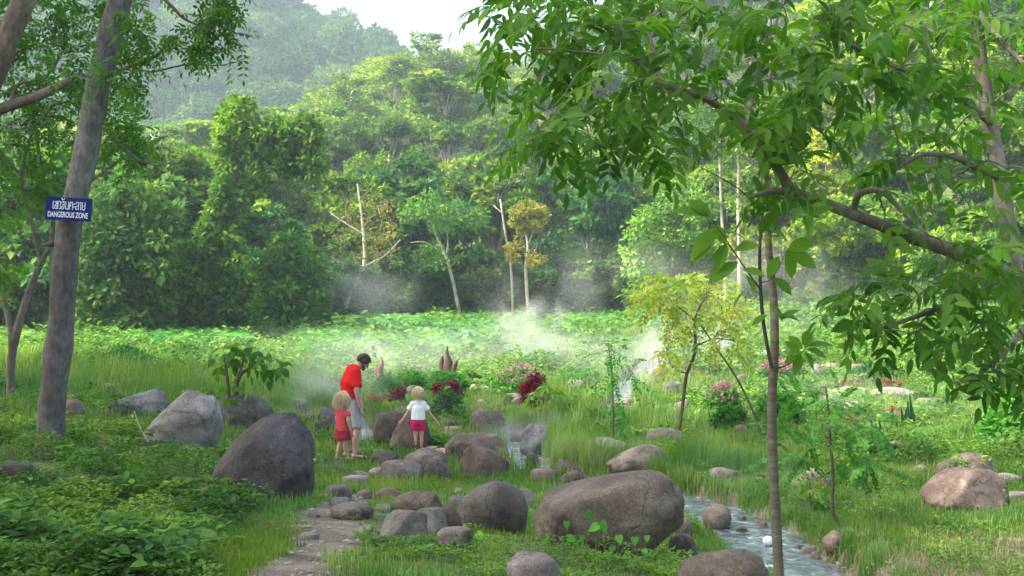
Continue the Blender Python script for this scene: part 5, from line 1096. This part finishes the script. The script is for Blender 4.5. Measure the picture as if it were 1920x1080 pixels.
def hand_caps(w_, d, fwd, s=1.0, curl=.35):
    """wrist point, direction of the hand, direction the fingers curl towards: palm, four fingers, thumb"""
    w_ = Vector(w_); d = Vector(d).normalized(); f = Vector(fwd); f = (f-d*f.dot(d)).normalized(); side = d.cross(f); C_ = []
    C_.append((w_, w_+d*.075*s, .019*s, .022*s, dict(fl=(.62, 1.6), ax=tuple(f))))
    for i, (o_, l) in enumerate(((-.030, .062), (-.010, .072), (.010, .068), (.030, .052))):
        a = w_+d*.08*s+side*o_*s; m = a+(d+f*curl*.5).normalized()*l*.5*s; e = m+(d+f*curl*(1.3+.25*i)).normalized()*l*.5*s
        C_ += [(a, m, .0088*s, .008*s, dict(seg=8)), (m, e, .008*s, .0065*s, dict(seg=8))]
    a = w_+d*.02*s-side*.026*s; m = a+(d*.7-side*.75+f*.35).normalized()*.035*s; C_ += [(a, m, .0105*s, .0095*s, dict(seg=8)), (m, m+(d*.95-side*.25+f*.4).normalized()*.03*s, .0092*s, .0072*s, dict(seg=8))]
    return C_
def head_caps(c, f, up, s=1.0):
    """head centre (between the eyes' height), face direction, up direction"""
    c = Vector(c); f = Vector(f).normalized(); up = Vector(up); up = (up-f*up.dot(f)).normalized(); r = f.cross(up); q = lambda a, b, d: c+f*a*s+r*b*s+up*d*s
    C_ = [(q(-.03, 0, .02), q(.01, 0, .03), .083*s, .080*s, dict(fl=(.92, 1.08), ax=tuple(r))),
          (q(.02, 0, -.01), q(.035, 0, -.085), .062*s, .040*s, dict(fl=(.95, 1.0), ax=tuple(r))),
          (q(.082, 0, .0), q(.104, 0, -.035), .010*s, .014*s), (q(.062, .03, .022), q(.062, -.03, .022), .02*s, .02*s), (q(.070, .016, -.062), q(.070, -.016, -.062), .012*s, .012*s),
          (q(.062, 0, -.098), q(.055, 0, -.098), .022*s, .022*s)]
    for k in (-1, 1): C_.append((q(-.012, k*.078, -.028), q(-.016, k*.085, .018), .012*s, .017*s, dict(fl=(.5, 1.3), ax=tuple(r)))); C_.append((q(.045, k*.045, -.03), q(.05, k*.035, -.04), .024*s, .022*s))
    return C_
def hair_mesh(name, c, f, up, s, length, n, rs, wave=.02, cover=-.15, vol=1.0, w_=.006):
    c = np.array(c); f = norm(np.array(f, float)); up = norm(np.array(up, float)); r = np.cross(f, up); V = []; F = []; k = 0
    cnt = 0
    while cnt < n:
        d = norm(rs.normal(size=3)); zz = d@up; ff = d@f
        if zz < cover-.35*(ff < .2) or (ff > .45 and zz < .42): continue
        cnt += 1; p = c+(-.012*f+.022*up)*s+(r*(d@r)*.083+f*ff*.102+up*zz*.096)*s*vol*(1+.05*rs.rand()); out = d.copy()
        pts = [p]; g = np.array([0, 0, -1.]); dirn = norm(out*.12+norm(g*.9-f*.5*(length > .08)+d*.3)-d*(d@g)*.2); L_ = length*(.6+.5*rs.rand())*(1 if length > .08 else 1); ph = rs.rand()*6.28
        for j in range(4):
            rad = norm(p-(c)); dirn = norm(dirn*.8+g*.7+rs.normal(size=3)*wave*4); stp = dirn*L_/4; p2 = p+stp; v_ = p2-c
            lim = .088*s*vol
            if (v_@up) > -.08*s and np.linalg.norm(v_) < lim: p2 = c+norm(v_)*lim
            p = p2+r*math.sin(ph+j*1.7)*wave*.5; pts.append(p)
        side = norm(np.cross(pts[-1]-pts[0], out)+1e-6)
        for j, q in enumerate(pts):
            w2 = w_*s*(1, 1, .9, .7, .25)[j]; V += [q-side*w2, q+side*w2, q+norm(q-c)*w2*.8]
        for j in range(4):
            a = k+3*j
            for x, y in ((0, 2), (2, 1), (1, 0)): F.append((a+x, a+y, a+3+y, a+3+x))
        k += 15
    return mesh_np(name, V, F, smooth_=True)
def hair_mat(name, c0, c1):
    m, t, b, o = nodes(name); g = N(t, 'ShaderNodeNewGeometry'); t.links.new(ramp(t, g.outputs['Random Per Island'], [(0, c0), (1, c1)]), b.inputs['Base Color']); b.inputs['Roughness'].default_value = .5; return m
def person(label, px_, py_, d, rz, body, clothes, head, hair, extra=()):
    b = P(px_, py_, d); b.z = gz(b.x, b.y)+.005; t = empty('person', b, rz); tag(t, label, 'person')
    obj('body', remeshed('body', body, .0062, 3), M_SKIN, t)
    for nm, caps, mat, fold in clothes: obj(nm, remeshed(nm, caps, .009, 2, fold, len(nm)), mat, t)
    for nm, me, mat in hair: obj(nm, me, mat, t)
    bm = bmesh.new(); c, f, up, s = head; c = Vector(c); f = Vector(f).normalized(); up = Vector(up); up = (up-f*up.dot(f)).normalized(); r = f.cross(up)
    for k in (-1, 1):
        m = bmesh.ops.create_uvsphere(bm, u_segments=10, v_segments=8, radius=.0115*s, matrix=Matrix.Translation(c+(f*.077+r*k*.031+up*.0)*s))
    me = bpy.data.meshes.new('eyes'); bm.to_mesh(me); bm.free(); obj('eyes', me, M_EYE, t)
    return t
M_EYE, _t, _b, _o = nodes('eye'); _b.inputs['Base Color'].default_value = (.05, .03, .02, 1); _b.inputs['Roughness'].default_value = .2
ell = lambda a, b, ax=(0, 1, 0): dict(fl=(a, b), ax=ax)
# the man faces +x locally, head bowed
hc, hf, hu = (.155, 0, 1.535), (.78, 0, -.62), (.62, 0, .78)
mb = [((-.055, 0, 1.02), (-.05, 0, 1.26), .125, .135, ell(1.18, .86)), ((-.05, 0, 1.26), (-.02, 0, 1.38), .13, .09, ell(1.25, .8)), ((0, 0, .93), (-.04, 0, 1.04), .13, .125, ell(1.15, .9)),
      ((0, 0, 1.40), (.10, 0, 1.50), .062, .056)]
for k, kn, an, toe in ((-1, (.03, -.10, .47), (-.01, -.11, .085), (.14, -.135, .03)), (1, (-.02, .10, .47), (-.10, .115, .085), (.05, .14, .03))):
    hip = (0, k*.09, .90)
    mb += [(hip, kn, .095, .058), (kn, tuple(Vector(kn).lerp(Vector(an), .38)+Vector((-.018, 0, 0))), .056, .057), (tuple(Vector(kn).lerp(Vector(an), .38)+Vector((-.018, 0, 0))), an, .055, .036), ((an[0]-.03, an[1], .05), toe, .036, .028, ell(1.2, .8))]
    for j in range(5): y0 = toe[1]+(j-2)*.017; mb.append(((toe[0]+.01, y0, .024), (toe[0]+.045-abs(j-1)*.005, y0, .018), .011, .009, dict(seg=8)))
for sh, el, wr in (((-.02, -.185, 1.375), (-.015, -.245, 1.07), (.05, -.235, .83)), ((.0, .185, 1.375), (.07, .235, 1.09), (.16, .19, .86))):
    mb += [(sh, el, .056, .043), (el, tuple(Vector(el).lerp(Vector(wr), .35)), .043, .043), (tuple(Vector(el).lerp(Vector(wr), .35)), wr, .042, .027)]
    mb += hand_caps(wr, Vector(wr)-Vector(el), (1, .2, 0), 1.05, .5)
mb += head_caps(hc, hf, hu, 1.06)
shirt = [((-.055, 0, .965), (-.06, 0, 1.22), .156, .165, dict(fl=(1.22, .96), ax=(0, 1, 0), ends=False)), ((-.06, 0, 1.2), (-.02, 0, 1.385), .168, .122, ell(1.32, .95)), ((-.02, 0, 1.37), (.03, 0, 1.435), .10, .078, dict(fl=(1.2, 1.0), ax=(0, 1, 0), ends=False)),
         ((-.02, -.165, 1.395), (-.018, -.235, 1.15), .094, .084, dict(ends=False)), ((0, .165, 1.395), (.035, .23, 1.16), .094, .082, dict(ends=False)), ((-.02, -.175, 1.38), (-.02, .175, 1.38), .086, .086)]
shorts = [((-.01, 0, .86), (-.045, 0, 1.01), .148, .142, dict(fl=(1.18, .92), ax=(0, 1, 0), ends=False)), ((0, -.085, .92), (.035, -.112, .50), .112, .092, dict(ends=False)), ((0, .085, .92), (-.02, .112, .50), .112, .092, dict(ends=False))]
sandals = []
for an, toe in (((-.01, -.11, .0), (.14, -.135, .0)), ((-.10, .115, .0), (.05, .14, .0))):
    sandals += [((an[0]-.05, an[1], .006), (toe[0]+.04, toe[1], .006), .045, .05, dict(fl=(1, .25), ax=(0, 1, 0))), ((an[0]+.05, an[1]-.04, .03), (an[0]+.08, an[1]+.035, .03), .014, .014), ((toe[0]-.02, toe[1]-.045, .03), (toe[0]-.01, toe[1]+.045, .03), .014, .014),
                ((toe[0]-.02, toe[1]-.02, .055), (toe[0]-.01, toe[1]+.02, .055), .012, .012), ((an[0]+.055, an[1]-.015, .085), (an[0]+.06, an[1]+.02, .085), .013, .013)]
rs = np.random.RandomState(1); fV = Vector(hf).normalized()
beard = [(tuple(Vector(hc)+fV*.07+Vector(hu)*-.085+Vector((0, s_*.02, 0))), tuple(Vector(hc)+fV*.02+Vector(hu)*-.07+Vector((0, s_*.062, 0))), .026, .02) for s_ in (-1, 1)]+[(tuple(Vector(hc)+fV*.074+Vector(hu)*-.10), tuple(Vector(hc)+fV*.05+Vector(hu)*-.105), .026, .024)]
M_DHAIR = hair_mat('dark_hair', (.035, .022, .015), (.09, .06, .042)); M_BHAIR = hair_mat('blond_hair', (.36, .26, .13), (.72, .60, .38))
skull = lambda c, f, up, s, k=1.0: remeshed('hair_cap', [(tuple(Vector(c)-Vector(f).normalized()*.03*s+Vector(up).normalized()*.03*s), tuple(Vector(c)+Vector(f).normalized()*.012*s+Vector(up).normalized()*.045*s), .086*s*k, .078*s*k)], .01, 2, .006, 3, 30)
person('man in a red T-shirt and grey shorts, bowing his head beside the girl in red', 664, 863, 17.5, R(22), mb,
       [('shirt', shirt, cloth_mat('red_cotton', (.62, .015, .02)), .007), ('shorts', shorts, cloth_mat('grey_cotton', (.36, .38, .43)), .007), ('sandals', sandals, cloth_mat('black_rubber', (.04, .042, .045)), 0),
        ('belt', [((-.035, 0, .965), (-.038, 0, .985), .153, .152, dict(fl=(1.19, .93), ax=(0, 1, 0), ends=False))], cloth_mat('belt_leather', (.02, .018, .016)), 0)],
       (hc, hf, hu, 1.06), [('hair', hair_mesh('hair', hc, hf, hu, 1.03, .035, 1300, rs, .03, -.2, 1.0, .006), M_DHAIR), ('hair', skull(hc, hf, hu, 1.02, 1.03), M_DHAIR), ('beard', remeshed('beard', beard, .006, 1, .004, 2, 60), M_DHAIR)])
# children face +y (away from the camera) locally
def child(label, px_, py_, d, rz, H_, arms, shirtm, bottom, hairlen, legs, seed, hem=.545, hf=(0, .95, -.3)):
    s = H_/1.10; v = lambda x, y, z: (x*s, y*s, z*s); hc = v(0, .015, .985); hu = (0, .3, .95); hs = .88*s**.5
    body = [(v(0, 0, .56), v(0, 0, .74), .075*s, .085*s, ell(.78, 1.12)), (v(0, 0, .74), v(0, 0, .83), .083*s, .05*s, ell(.75, 1.15)), (v(0, 0, .50), v(0, 0, .58), .082*s, .078*s, ell(.85, 1.15)), (v(0, 0, .82), v(0, .01, .93), .036*s, .034*s)]
    for k, (kx, ky, ax_, ay) in zip((-1, 1), legs):
        hip = v(k*.052, 0, .50); kn = v(kx, ky, .285); an = v(ax_, ay, .06)
        mid = tuple(Vector(kn).lerp(Vector(an), .35)+Vector((0, -.008, 0)))
        body += [(hip, kn, .062*s, .041*s), (kn, mid, .040*s, .040*s), (mid, an, .039*s, .026*s), ((an[0], an[1]-.02*s, .035*s), (an[0]+k*.012, an[1]+.085*s, .022*s), .027*s, .022*s, ell(1.2, .8, (1, 0, 0)))]
        for j in range(5): x0 = an[0]+k*.012+(j-2)*.012*s; body.append(((x0, an[1]+.09*s, .016*s), (x0, an[1]+.118*s-abs(j-2)*.004, .013*s), .008*s, .007*s, dict(seg=8)))
    sleeves = []
    for k, (el, wr) in zip((-1, 1), arms):
        sh = v(k*.115, 0, .80); el = v(*el); wr = v(*wr); body += [(sh, el, .035*s, .028*s), (el, wr, .028*s, .019*s)]+hand_caps(wr, Vector(wr)-Vector(el), (0, 1, -.3), .72*s, .4)
        e2 = Vector(sh).lerp(Vector(el), .62); sleeves.append((tuple(Vector(sh)-Vector((k*.03*s, 0, 0))), tuple(e2), .05*s, .054*s, dict(ends=False)))
    body += head_caps(hc, hf, hu, hs)
    sh_ = [(v(0, 0, hem), v(0, 0, .76), .108*s, .095*s, dict(fl=(.85, 1.15), ax=(0, 1, 0), ends=False)), (v(0, 0, .74), v(0, 0, .84), .094*s, .06*s, ell(.8, 1.2)), (v(-.09, 0, .81), v(.09, 0, .81), .045*s, .045*s)]+sleeves
    rs = np.random.RandomState(seed)
    return person(label, px_, py_, d, rz, body, [('shirt', sh_, shirtm, .005), bottom(v, s)], (hc, hf, hu, hs),
        [('hair', hair_mesh('hair', hc, hf, hu, hs, hairlen, 1500, rs, .045+.3*(hairlen-.09), -.3, 1.04, .0048), M_BHAIR), ('hair', remeshed('hair', [(tuple(Vector(hc)+Vector((0, -.03, .03))*hs), tuple(Vector(hc)+Vector((0, -.02, .02-hairlen*.45))*hs), .084*hs, .066*hs), (tuple(Vector(hc)+Vector((0, .01, .05))*hs), tuple(Vector(hc)+Vector((0, -.02, .03))*hs), .080*hs, .084*hs)], .01, 2, .012, 3, 26), M_BHAIR)])
skirt = lambda v, s: ('shorts', [(v(0, 0, .33), v(0, 0, .52), .135*s, .105*s, dict(fl=(.85, 1.12), ax=(0, 1, 0), ends=False))], cloth_mat('dark_pink_print', (.40, .03, .07), .35), .012)
shrt = lambda v, s: ('shorts', [(v(0, 0, .47), v(0, 0, .60), .10*s, .095*s, dict(fl=(.9, 1.15), ax=(0, 1, 0), ends=False)), (v(0, 0, .42), v(0, 0, .50), .055*s, .07*s), (v(-.055, 0, .52), v(-.058, 0, .36), .075*s, .066*s, dict(ends=False)), (v(.055, 0, .52), v(.058, 0, .36), .075*s, .066*s, dict(ends=False))], cloth_mat('magenta_cotton', (.50, .02, .11)), .004)
child('small barefoot girl with blond curly hair in a red shirt and dark pink skirt', 642, 877, 16.9, R(-38), 1.07, [((-.15, .02, .64), (-.14, .10, .48)), ((.15, -.02, .64), (.145, .05, .46))], cloth_mat('faded_red_cotton', (.56, .07, .075)), skirt, .17, [(-.06, .03, -.075, -.05), (.06, .0, .065, .05)], 3, .47)
child('girl with short blond hair in a white T-shirt, arms held out from her sides', 784, 853, 18.7, R(4), 1.13, [((-.17, .03, .655), (-.275, .08, .51)), ((.185, .03, .645), (.30, .06, .50))], cloth_mat('white_cotton', (.76, .76, .80), .93), shrt, .09, [(-.045, .0, -.045, 0), (.05, .01, .05, .02)], 4)

# ------------------------------------------------------------------ grass and ground cover (nobody could count it)
def rock_free(x, y, m=0.0):
    ok = np.ones(len(x), bool)
    for rx, ry, a, b in ROCKS: ok &= (((x-rx)/(a*.93+m))**2+((y-ry)/(b*.93+m))**2) > 1
    return ok
def screen_sample(rs, n, y0=596, y1=1110, umax=.56, pw=1.0):
    """positions spread evenly over depth rows of a fan wider than the view, so near ground gets dense small blades"""
    row_ = y0+(y1-y0)*rs.rand(n)**pw
    dg = np.arange(4.5, 95, .05); g = CZ-.0-np.array(ground(np.zeros_like(dg), dg))
    rows = 540+g/dg*FPX
    u = rs.uniform(-umax, umax, n)
    # per-column inversion of row -> depth
    out = np.zeros(n); ub = np.linspace(-umax, umax, 41); k = np.clip(((u+umax)/(2*umax)*40).astype(int), 0, 39)
    for i in range(40):
        s = k == i; uu = (ub[i]+ub[i+1])/2; rr = 540+(CZ-ground(uu*dg, dg, False))/dg*FPX
        rr = np.minimum.accumulate(rr); out[s] = np.interp(-row_[s], -rr, dg)
    return u*out, out
M_GRASS = leaf_mat('grass', (.055, .135, .024), (.105, .225, .036), (.23, .34, .08), trans=.35, rough=.55, patch=(.45, (.75, .95, .9), (1.45, 1.2, .85)), objcol=False, tcol=(1.3, 1.4, .5), accent=(.34, .29, .14))
M_COVER = leaf_mat('ground_cover', (.033, .090, .022), (.084, .185, .036), (.19, .32, .06), trans=.34, rough=.7, spec=.12, patch=(1.1, (.75, .85, .8), (1.7, 1.4, .9)), objcol=False, accent=(.30, .11, .05))
M_LITTER = leaf_mat('leaf_litter', (.16, .09, .05), (.27, .17, .10), (.36, .27, .17), trans=.1, rough=.8, spec=.1, objcol=False)
M_DRY = leaf_mat('dry_grass', (.14, .10, .065), (.26, .20, .13), (.36, .30, .20), trans=.2, rough=.8, objcol=False)
rs = np.random.RandomState(21)
def place_grass(name, n, hfun, mask, seed, mat, wpx=1.0, lean=.45, y0=596, y1=1120, pw=1.0):
    rs = np.random.RandomState(seed)
    x, y = screen_sample(rs, n, y0, y1, pw=pw)
    # gather blades into tufts
    tx = np.round(x/.14*(8/np.maximum(y, 8))); ty = np.round(y/.14*(8/np.maximum(y, 8)))
    j = .035*(1+y/10); x = x+rs.normal(size=n)*j; y = y+rs.normal(size=n)*j
    ok = rock_free(x, y)&(stream_dist(x, y) > .02+.08*rs.rand(n))&(rs.rand(n) < mask(x, y))
    x, y = x[ok], y[ok]; n = len(x); z = ground(x, y)-.015
    h = hfun(x, y)*(.45+.8*rs.rand(n)); az = vn(x, y, 1.3, 21)*6.28*2+rs.normal(size=n)*1.0
    ln = np.stack([np.cos(az)*lean*rs.rand(n), np.sin(az)*lean*rs.rand(n), np.ones(n)], 1)
    fc = np.stack([np.cos(az), np.sin(az), np.zeros(n)], 1)
    wd = np.maximum(.007+.004*rs.rand(n), y*.0007*wpx)
    v, f = scatter(BLADE, np.stack([x, y, z], 1), ln, -fc, h, wd)
    r = np.clip(.6*vn(x, y, .8, 31)+.45*rs.rand(n)-.02, 0, 1); r = np.where(rs.rand(n) < .045, 1, np.minimum(r, .94))
    tag(obj(name, mesh_np(name, v, f, np.repeat(r, 5)), mat), kind='stuff')
left_mound = lambda x, y: smooth(-x-1.5-.05*y+.6*(vn(x, y, 1.5, 41)-.5), 0, .5)*(1-smooth(y, 14, 17))
centre_patch = lambda x, y: smooth(x, -1.5, -1.1)*(1-smooth(x, 1.6, 2.2))*(1-smooth(y, 9.0, 10.2))
off_path = lambda x, y: smooth(path_dist(x, y)+.34*(vn(x, y, .32, 51)-.5)+.2*(vn(x, y, .12, 52)-.5), -.02, .16)
def hgrass(x, y):
    h = (.035+.065*smooth(y, 9, 13))+.05*vn(x, y, 1.2, 61)
    h = h+.10*smooth(y, 17, 26)*(.2+1.3*vn(x, y, 3, 62))
    h = h+.10*smooth(x, 1.5, 3)*smooth(y, 12, 16)*(.1+1.6*vn(x, y, 1.1, 63)**2)
    h = h*(.55+.9*vn(x, y, .6, 64))
    h = h+.26*np.exp(-((x-1.25)/.75)**2-((y-19.2)/1.6)**2)+.14*np.exp(-((x-2.2)/1.2)**2-((y-17.8)/.9)**2)+.2*np.exp(-((x-1.9)/1.3)**2-((y-22.2)/1.3)**2)+.22*(1-smooth(stream_dist(x, y), .1, .7))*smooth(y, 14, 17)
    h = h+.45*smooth(-x, 4, 7)*smooth(y, 21, 25)*(1-smooth(y, 34, 42))
    return h
dry = lambda x, y: np.exp(-((x-4.4)/1.7)**4-((y-10.8)/1.5)**4)*smooth(x, 3.4, 4.2)
place_grass('grass', 430000, hgrass, lambda x, y: np.clip((1-.93*left_mound(x, y))*(1-.8*centre_patch(x, y))*off_path(x, y)*(1-.8*dry(x, y)*smooth(vn(x, y, .7, 97), .2, .5))*(.35+.65*smooth(vn(x, y, 1.1, 11), .80, .5)), 0, 1), 22, M_GRASS)
place_grass('slope_grass', 60000, lambda x, y: .35+0*x, lambda x, y: (y > 52)*(x > .1*y)*1.0, 27, M_GRASS, y0=470, y1=600)
place_grass('dry_grass', 40000, lambda x, y: .12+0*x, lambda x, y: np.clip(dry(x, y)*1.3*smooth(vn(x, y, .7, 97), .2, .5)+.05*(y < 20)*(x > 3), 0, 1), 23, M_DRY, lean=2.5, y0=900)
# low broad-leaved cover: little plants of several leaves each
def place_cover(name, n, mask, seed, mat, ls, tmpl, k=6, hgt=.10, y0=800, y1=1120, clump=None):
    rs = np.random.RandomState(seed); x, y = screen_sample(rs, n, y0, y1)
    ok = rock_free(x, y, -.03)&(stream_dist(x, y) > .12)&(rs.rand(n) < mask(x, y)); x, y = x[ok], y[ok]; n = len(x)
    bump = hgt*(.3+1.5*vn(x, y, .45, 71)**1.5*vn(x, y, 1.6, 72)*2); z = ground(x, y)
    a = rs.rand(n, k)*6.28; rr = ls*.5*rs.rand(n, k)
    px_ = x[:, None]+np.cos(a)*rr; py_ = y[:, None]+np.sin(a)*rr; pz = z[:, None]+bump[:, None]*(.15+.85*rs.rand(n, k))
    up = rs.rand(n, k)*.9-.05
    ln = np.stack([np.cos(a), np.sin(a), up], -1); nn = np.stack([-np.cos(a)*up*.6, -np.sin(a)*up*.6, np.ones_like(a)], -1)+rs.normal(size=(n, k, 3))*.28
    sz = ls*(.5+.7*rs.rand(n, k))*np.maximum(1, y/11)[:, None]*(.7+.6*vn(x, y, .9, 73))[:, None]
    v, f = scatter(tmpl, np.stack([px_, py_, pz], -1).reshape(-1, 3), ln.reshape(-1, 3), norm(nn).reshape(-1, 3), sz.ravel())
    r = np.clip(.65*vn(x, y, .5, 74)[:, None]+.4*rs.rand(n, k), 0, .94); r = np.where(rs.rand(n, k) < .003, 1, r)
    tag(obj(name, mesh_np(name, v, f, np.repeat(r.ravel(), len(tmpl[1]))), mat), kind='stuff')
place_cover('ground_cover', 60000, lambda x, y: np.clip(left_mound(x, y)*off_path(x, y)*(.12+1.0*smooth(vn(x, y, .9, 75), .25, .55)), 0, 1), 31, M_COVER, .055, RHOMB, 7, .18, 740)
place_cover('broad_weeds', 5000, lambda x, y: np.clip(left_mound(x, y)*off_path(x, y)*smooth(vn(x, y, .6, 95), .45, .7), 0, 1), 36, M_COVER, .10, OVATE, 5, .26, 740)
place_cover('leaf_litter', 8000, lambda x, y: np.clip((y < 18)*smooth(vn(x, y, .8, 96), .5, .75)*(.35*off_path(x, y)+.1), 0, 1), 37, M_LITTER, .038, RHOMB, 2, .03, 760)
place_cover('clover', 26000, lambda x, y: np.clip(centre_patch(x, y)*off_path(x, y)*smooth(vn(x, y, .7, 76), .3, .55), 0, 1), 32, M_COVER, .034, RHOMB, 7, .06, 930)
place_cover('far_meadow_weeds', 30000, lambda x, y: smooth(vn(x, y, 5, 87)*.6+vn(x, y, 1.7, 88)*.4, .36, .6)*(y > 24)*smooth(stream_dist(x, y), .2, .5)*.9, 35, M_COVER, .065, RHOMB, 7, .5, 580, 720)
place_cover('meadow_weeds', 52000, lambda x, y: smooth(vn(x, y, 2.2, 77)*.5+vn(x, y, .7, 78)*.5, .46, .66)*((y > 19)|((x > 2.2)&(y > 12))|(x < -5))*smooth(stream_dist(x, y), .2, .5)*.8, 33, M_COVER, .07, RHOMB, 7, .26, 598, 960)
place_cover('low_weeds', 24000, lambda x, y: np.clip(off_path(x, y)*smooth(vn(x, y, .5, 98)*.5+vn(x, y, 1.9, 99)*.5, .42, .62), 0, 1)*(x > -2.5)*(y < 22), 38, M_COVER, .045, RHOMB, 6, .07, 790)
# loose gravel on the trail and the stream banks
def gravel(n, seed):
    rs = np.random.RandomState(seed); x, y = screen_sample(rs, n, 850, 1115)
    pd = path_dist(x, y); sd_ = stream_dist(x, y); e = np.exp(-((x+.7)/.9)**2-((y-9.2)/1.0)**2)
    ok = (((pd < .12)&(rs.rand(n) < .5))|((sd_ > -.1)&(sd_ < .3)&(rs.rand(n) < .6))|(rs.rand(n) < .25*e)); x, y = x[ok], y[ok]; n = len(x); s = .006+.03*rs.rand(n)**4
    T = np.array([(1, 0, 0), (-1, 0, 0), (0, 1, 0), (0, -1, 0), (0, 0, .6), (0, 0, -.6), (.6, .6, .35), (-.6, .5, .3)]); F = np.array([(0, 6, 4), (6, 2, 4), (2, 7, 4), (7, 1, 4), (1, 3, 4), (3, 0, 4), (0, 2, 6), (2, 1, 7)])
    a = rs.rand(n)*6.28; c, sn = np.cos(a)[:, None], np.sin(a)[:, None]; Tx = T[None, :, 0]*c-T[None, :, 1]*sn*.7; Ty = T[None, :, 0]*sn+T[None, :, 1]*c*.7
    V = np.stack([x[:, None]+Tx*s[:, None], y[:, None]+Ty*s[:, None], (ground(x, y)+s*.2)[:, None]+T[None, :, 2]*s[:, None]], -1).reshape(-1, 3)
    FF = (F[None]+(np.arange(n)*8)[:, None, None]).reshape(-1, 3)
    m = noise_mat('gravel', 8, [(.3, (.12, .10, .085)), (.7, (.34, .31, .28))], coord='Generated', bump=0)
    m.node_tree.nodes['Noise Texture'].inputs['Scale'].default_value = 300
    tag(obj('gravel', mesh_np('gravel', V, FF), m), kind='stuff')
gravel(16000, 91)

# ------------------------------------------------------------------ air
def box(name, lo, hi):
    V = [(x, y, z) for x in (lo[0], hi[0]) for y in (lo[1], hi[1]) for z in (lo[2], hi[2])]
    F = [(0, 1, 3, 2), (4, 6, 7, 5), (0, 4, 5, 1), (2, 3, 7, 6), (0, 2, 6, 4), (1, 5, 7, 3)]
    me = bpy.data.meshes.new(name); me.from_pydata(V, [], F); return me
hm = bpy.data.materials.new('haze'); hm.use_nodes = True; t = hm.node_tree; t.nodes.clear()
pv = N(t, 'ShaderNodeVolumePrincipled'); pv.inputs['Color'].default_value = (.70, .90, 1.0, 1); pv.inputs['Density'].default_value = .00062; pv.inputs['Anisotropy'].default_value = .3
mo = N(t, 'ShaderNodeOutputMaterial'); t.links.new(pv.outputs[0], mo.inputs['Volume'])
hz = obj('haze', box('haze', (-740, -340, -330), (740, 1040, 135)), hm); tag(hz, kind='stuff')

# ------------------------------------------------------------------ steam from the hot spring
def steam_mat(name, dens, scale, thr):
    m = bpy.data.materials.new(name); m.use_nodes = True; t = m.node_tree; t.nodes.clear()
    tc = N(t, 'ShaderNodeTexCoord'); g = N(t, 'ShaderNodeNewGeometry')
    ln = N(t, 'ShaderNodeVectorMath', operation='LENGTH'); t.links.new(tc.outputs['Object'], ln.inputs[0])
    fall = N(t, 'ShaderNodeMapRange', interpolation_type='SMOOTHSTEP'); fall.inputs['From Min'].default_value = 1.0; fall.inputs['From Max'].default_value = .15; t.links.new(ln.outputs['Value'], fall.inputs['Value'])
    n = N(t, 'ShaderNodeTexNoise'); n.inputs['Scale'].default_value = scale; n.inputs['Detail'].default_value = 3.5; n.inputs['Distortion'].default_value = .8; t.links.new(g.outputs['Position'], n.inputs['Vector'])
    th = N(t, 'ShaderNodeMapRange'); th.inputs['From Min'].default_value = thr; th.inputs['From Max'].default_value = thr+.3; t.links.new(n.outputs['Fac'], th.inputs['Value'])
    m1 = N(t, 'ShaderNodeMath', operation='MULTIPLY'); t.links.new(fall.outputs[0], m1.inputs[0]); t.links.new(th.outputs[0], m1.inputs[1])
    m2 = N(t, 'ShaderNodeMath', operation='MULTIPLY'); t.links.new(m1.outputs[0], m2.inputs[0]); m2.inputs[1].default_value = dens
    pv = N(t, 'ShaderNodeVolumePrincipled'); pv.inputs['Color'].default_value = (.97, .985, 1, 1); pv.inputs['Anisotropy'].default_value = .2; t.links.new(m2.outputs[0], pv.inputs['Density'])
    mo = N(t, 'ShaderNodeOutputMaterial'); t.links.new(pv.outputs[0], mo.inputs['Volume']); return m
def steam(px_, py_, d, wpx, hpx, dep, dens, scale=.5, thr=.42):
    c = P(px_, py_, d); bm = bmesh.new(); bmesh.ops.create_icosphere(bm, subdivisions=3, radius=1); me = bpy.data.meshes.new('steam'); bm.to_mesh(me); bm.free()
    o = obj('steam', me, steam_mat('steam', dens, scale, thr), None, c); o.scale = (wpx/FPX*d/2*1.25, dep/2*1.2, hpx/FPX*d/2*1.25); tag(o, kind='stuff')
steam(960, 645, 40, 300, 90, 9, 0.315, .45, .52)
steam(1000, 600, 42, 210, 110, 7, 0.405, .55, .52)
steam(840, 655, 36, 460, 90, 9, 0.26, .4, .48)
steam(640, 690, 26, 360, 130, 7, 0.25, .6, .5)
steam(560, 735, 22, 190, 80, 4, 0.578, .8, .5)
steam(690, 815, 20.8, 150, 90, 1.6, 1.300, 1.4, .46)
steam(750, 830, 20.4, 170, 60, 1.0, 1.156, 1.5, .48)
steam(985, 830, 20.5, 220, 120, 2.4, 0.954, 1.0, .48)
steam(1130, 850, 17.4, 300, 80, 2.0, 0.462, 1.0, .48)
steam(1190, 740, 31, 200, 160, 5, 0.243, .6, .48)
steam(1250, 675, 40, 380, 110, 9, 0.462, .45, .48)
steam(1330, 625, 46, 360, 150, 10, 0.260, .4, .48)
steam(1460, 560, 50, 320, 240, 10, 0.093, .35, .45)
steam(1400, 670, 44, 220, 60, 6, 0.267, .5, .45)
steam(690, 540, 60, 260, 160, 8, 0.076, .3, .47)
steam(1110, 530, 60, 460, 180, 10, 0.060, .3, .47)
steam(1640, 770, 24, 420, 160, 8, 0.116, .5, .45)
steam(1420, 880, 14.5, 260, 140, 2.5, 0.173, 1.2, .47)
steam(900, 660, 36, 1300, 110, 16, .018, .18, .36)
steam(1300, 700, 32, 900, 150, 14, .016, .2, .38)
steam(700, 770, 22, 700, 120, 4, .03, .5, .42)
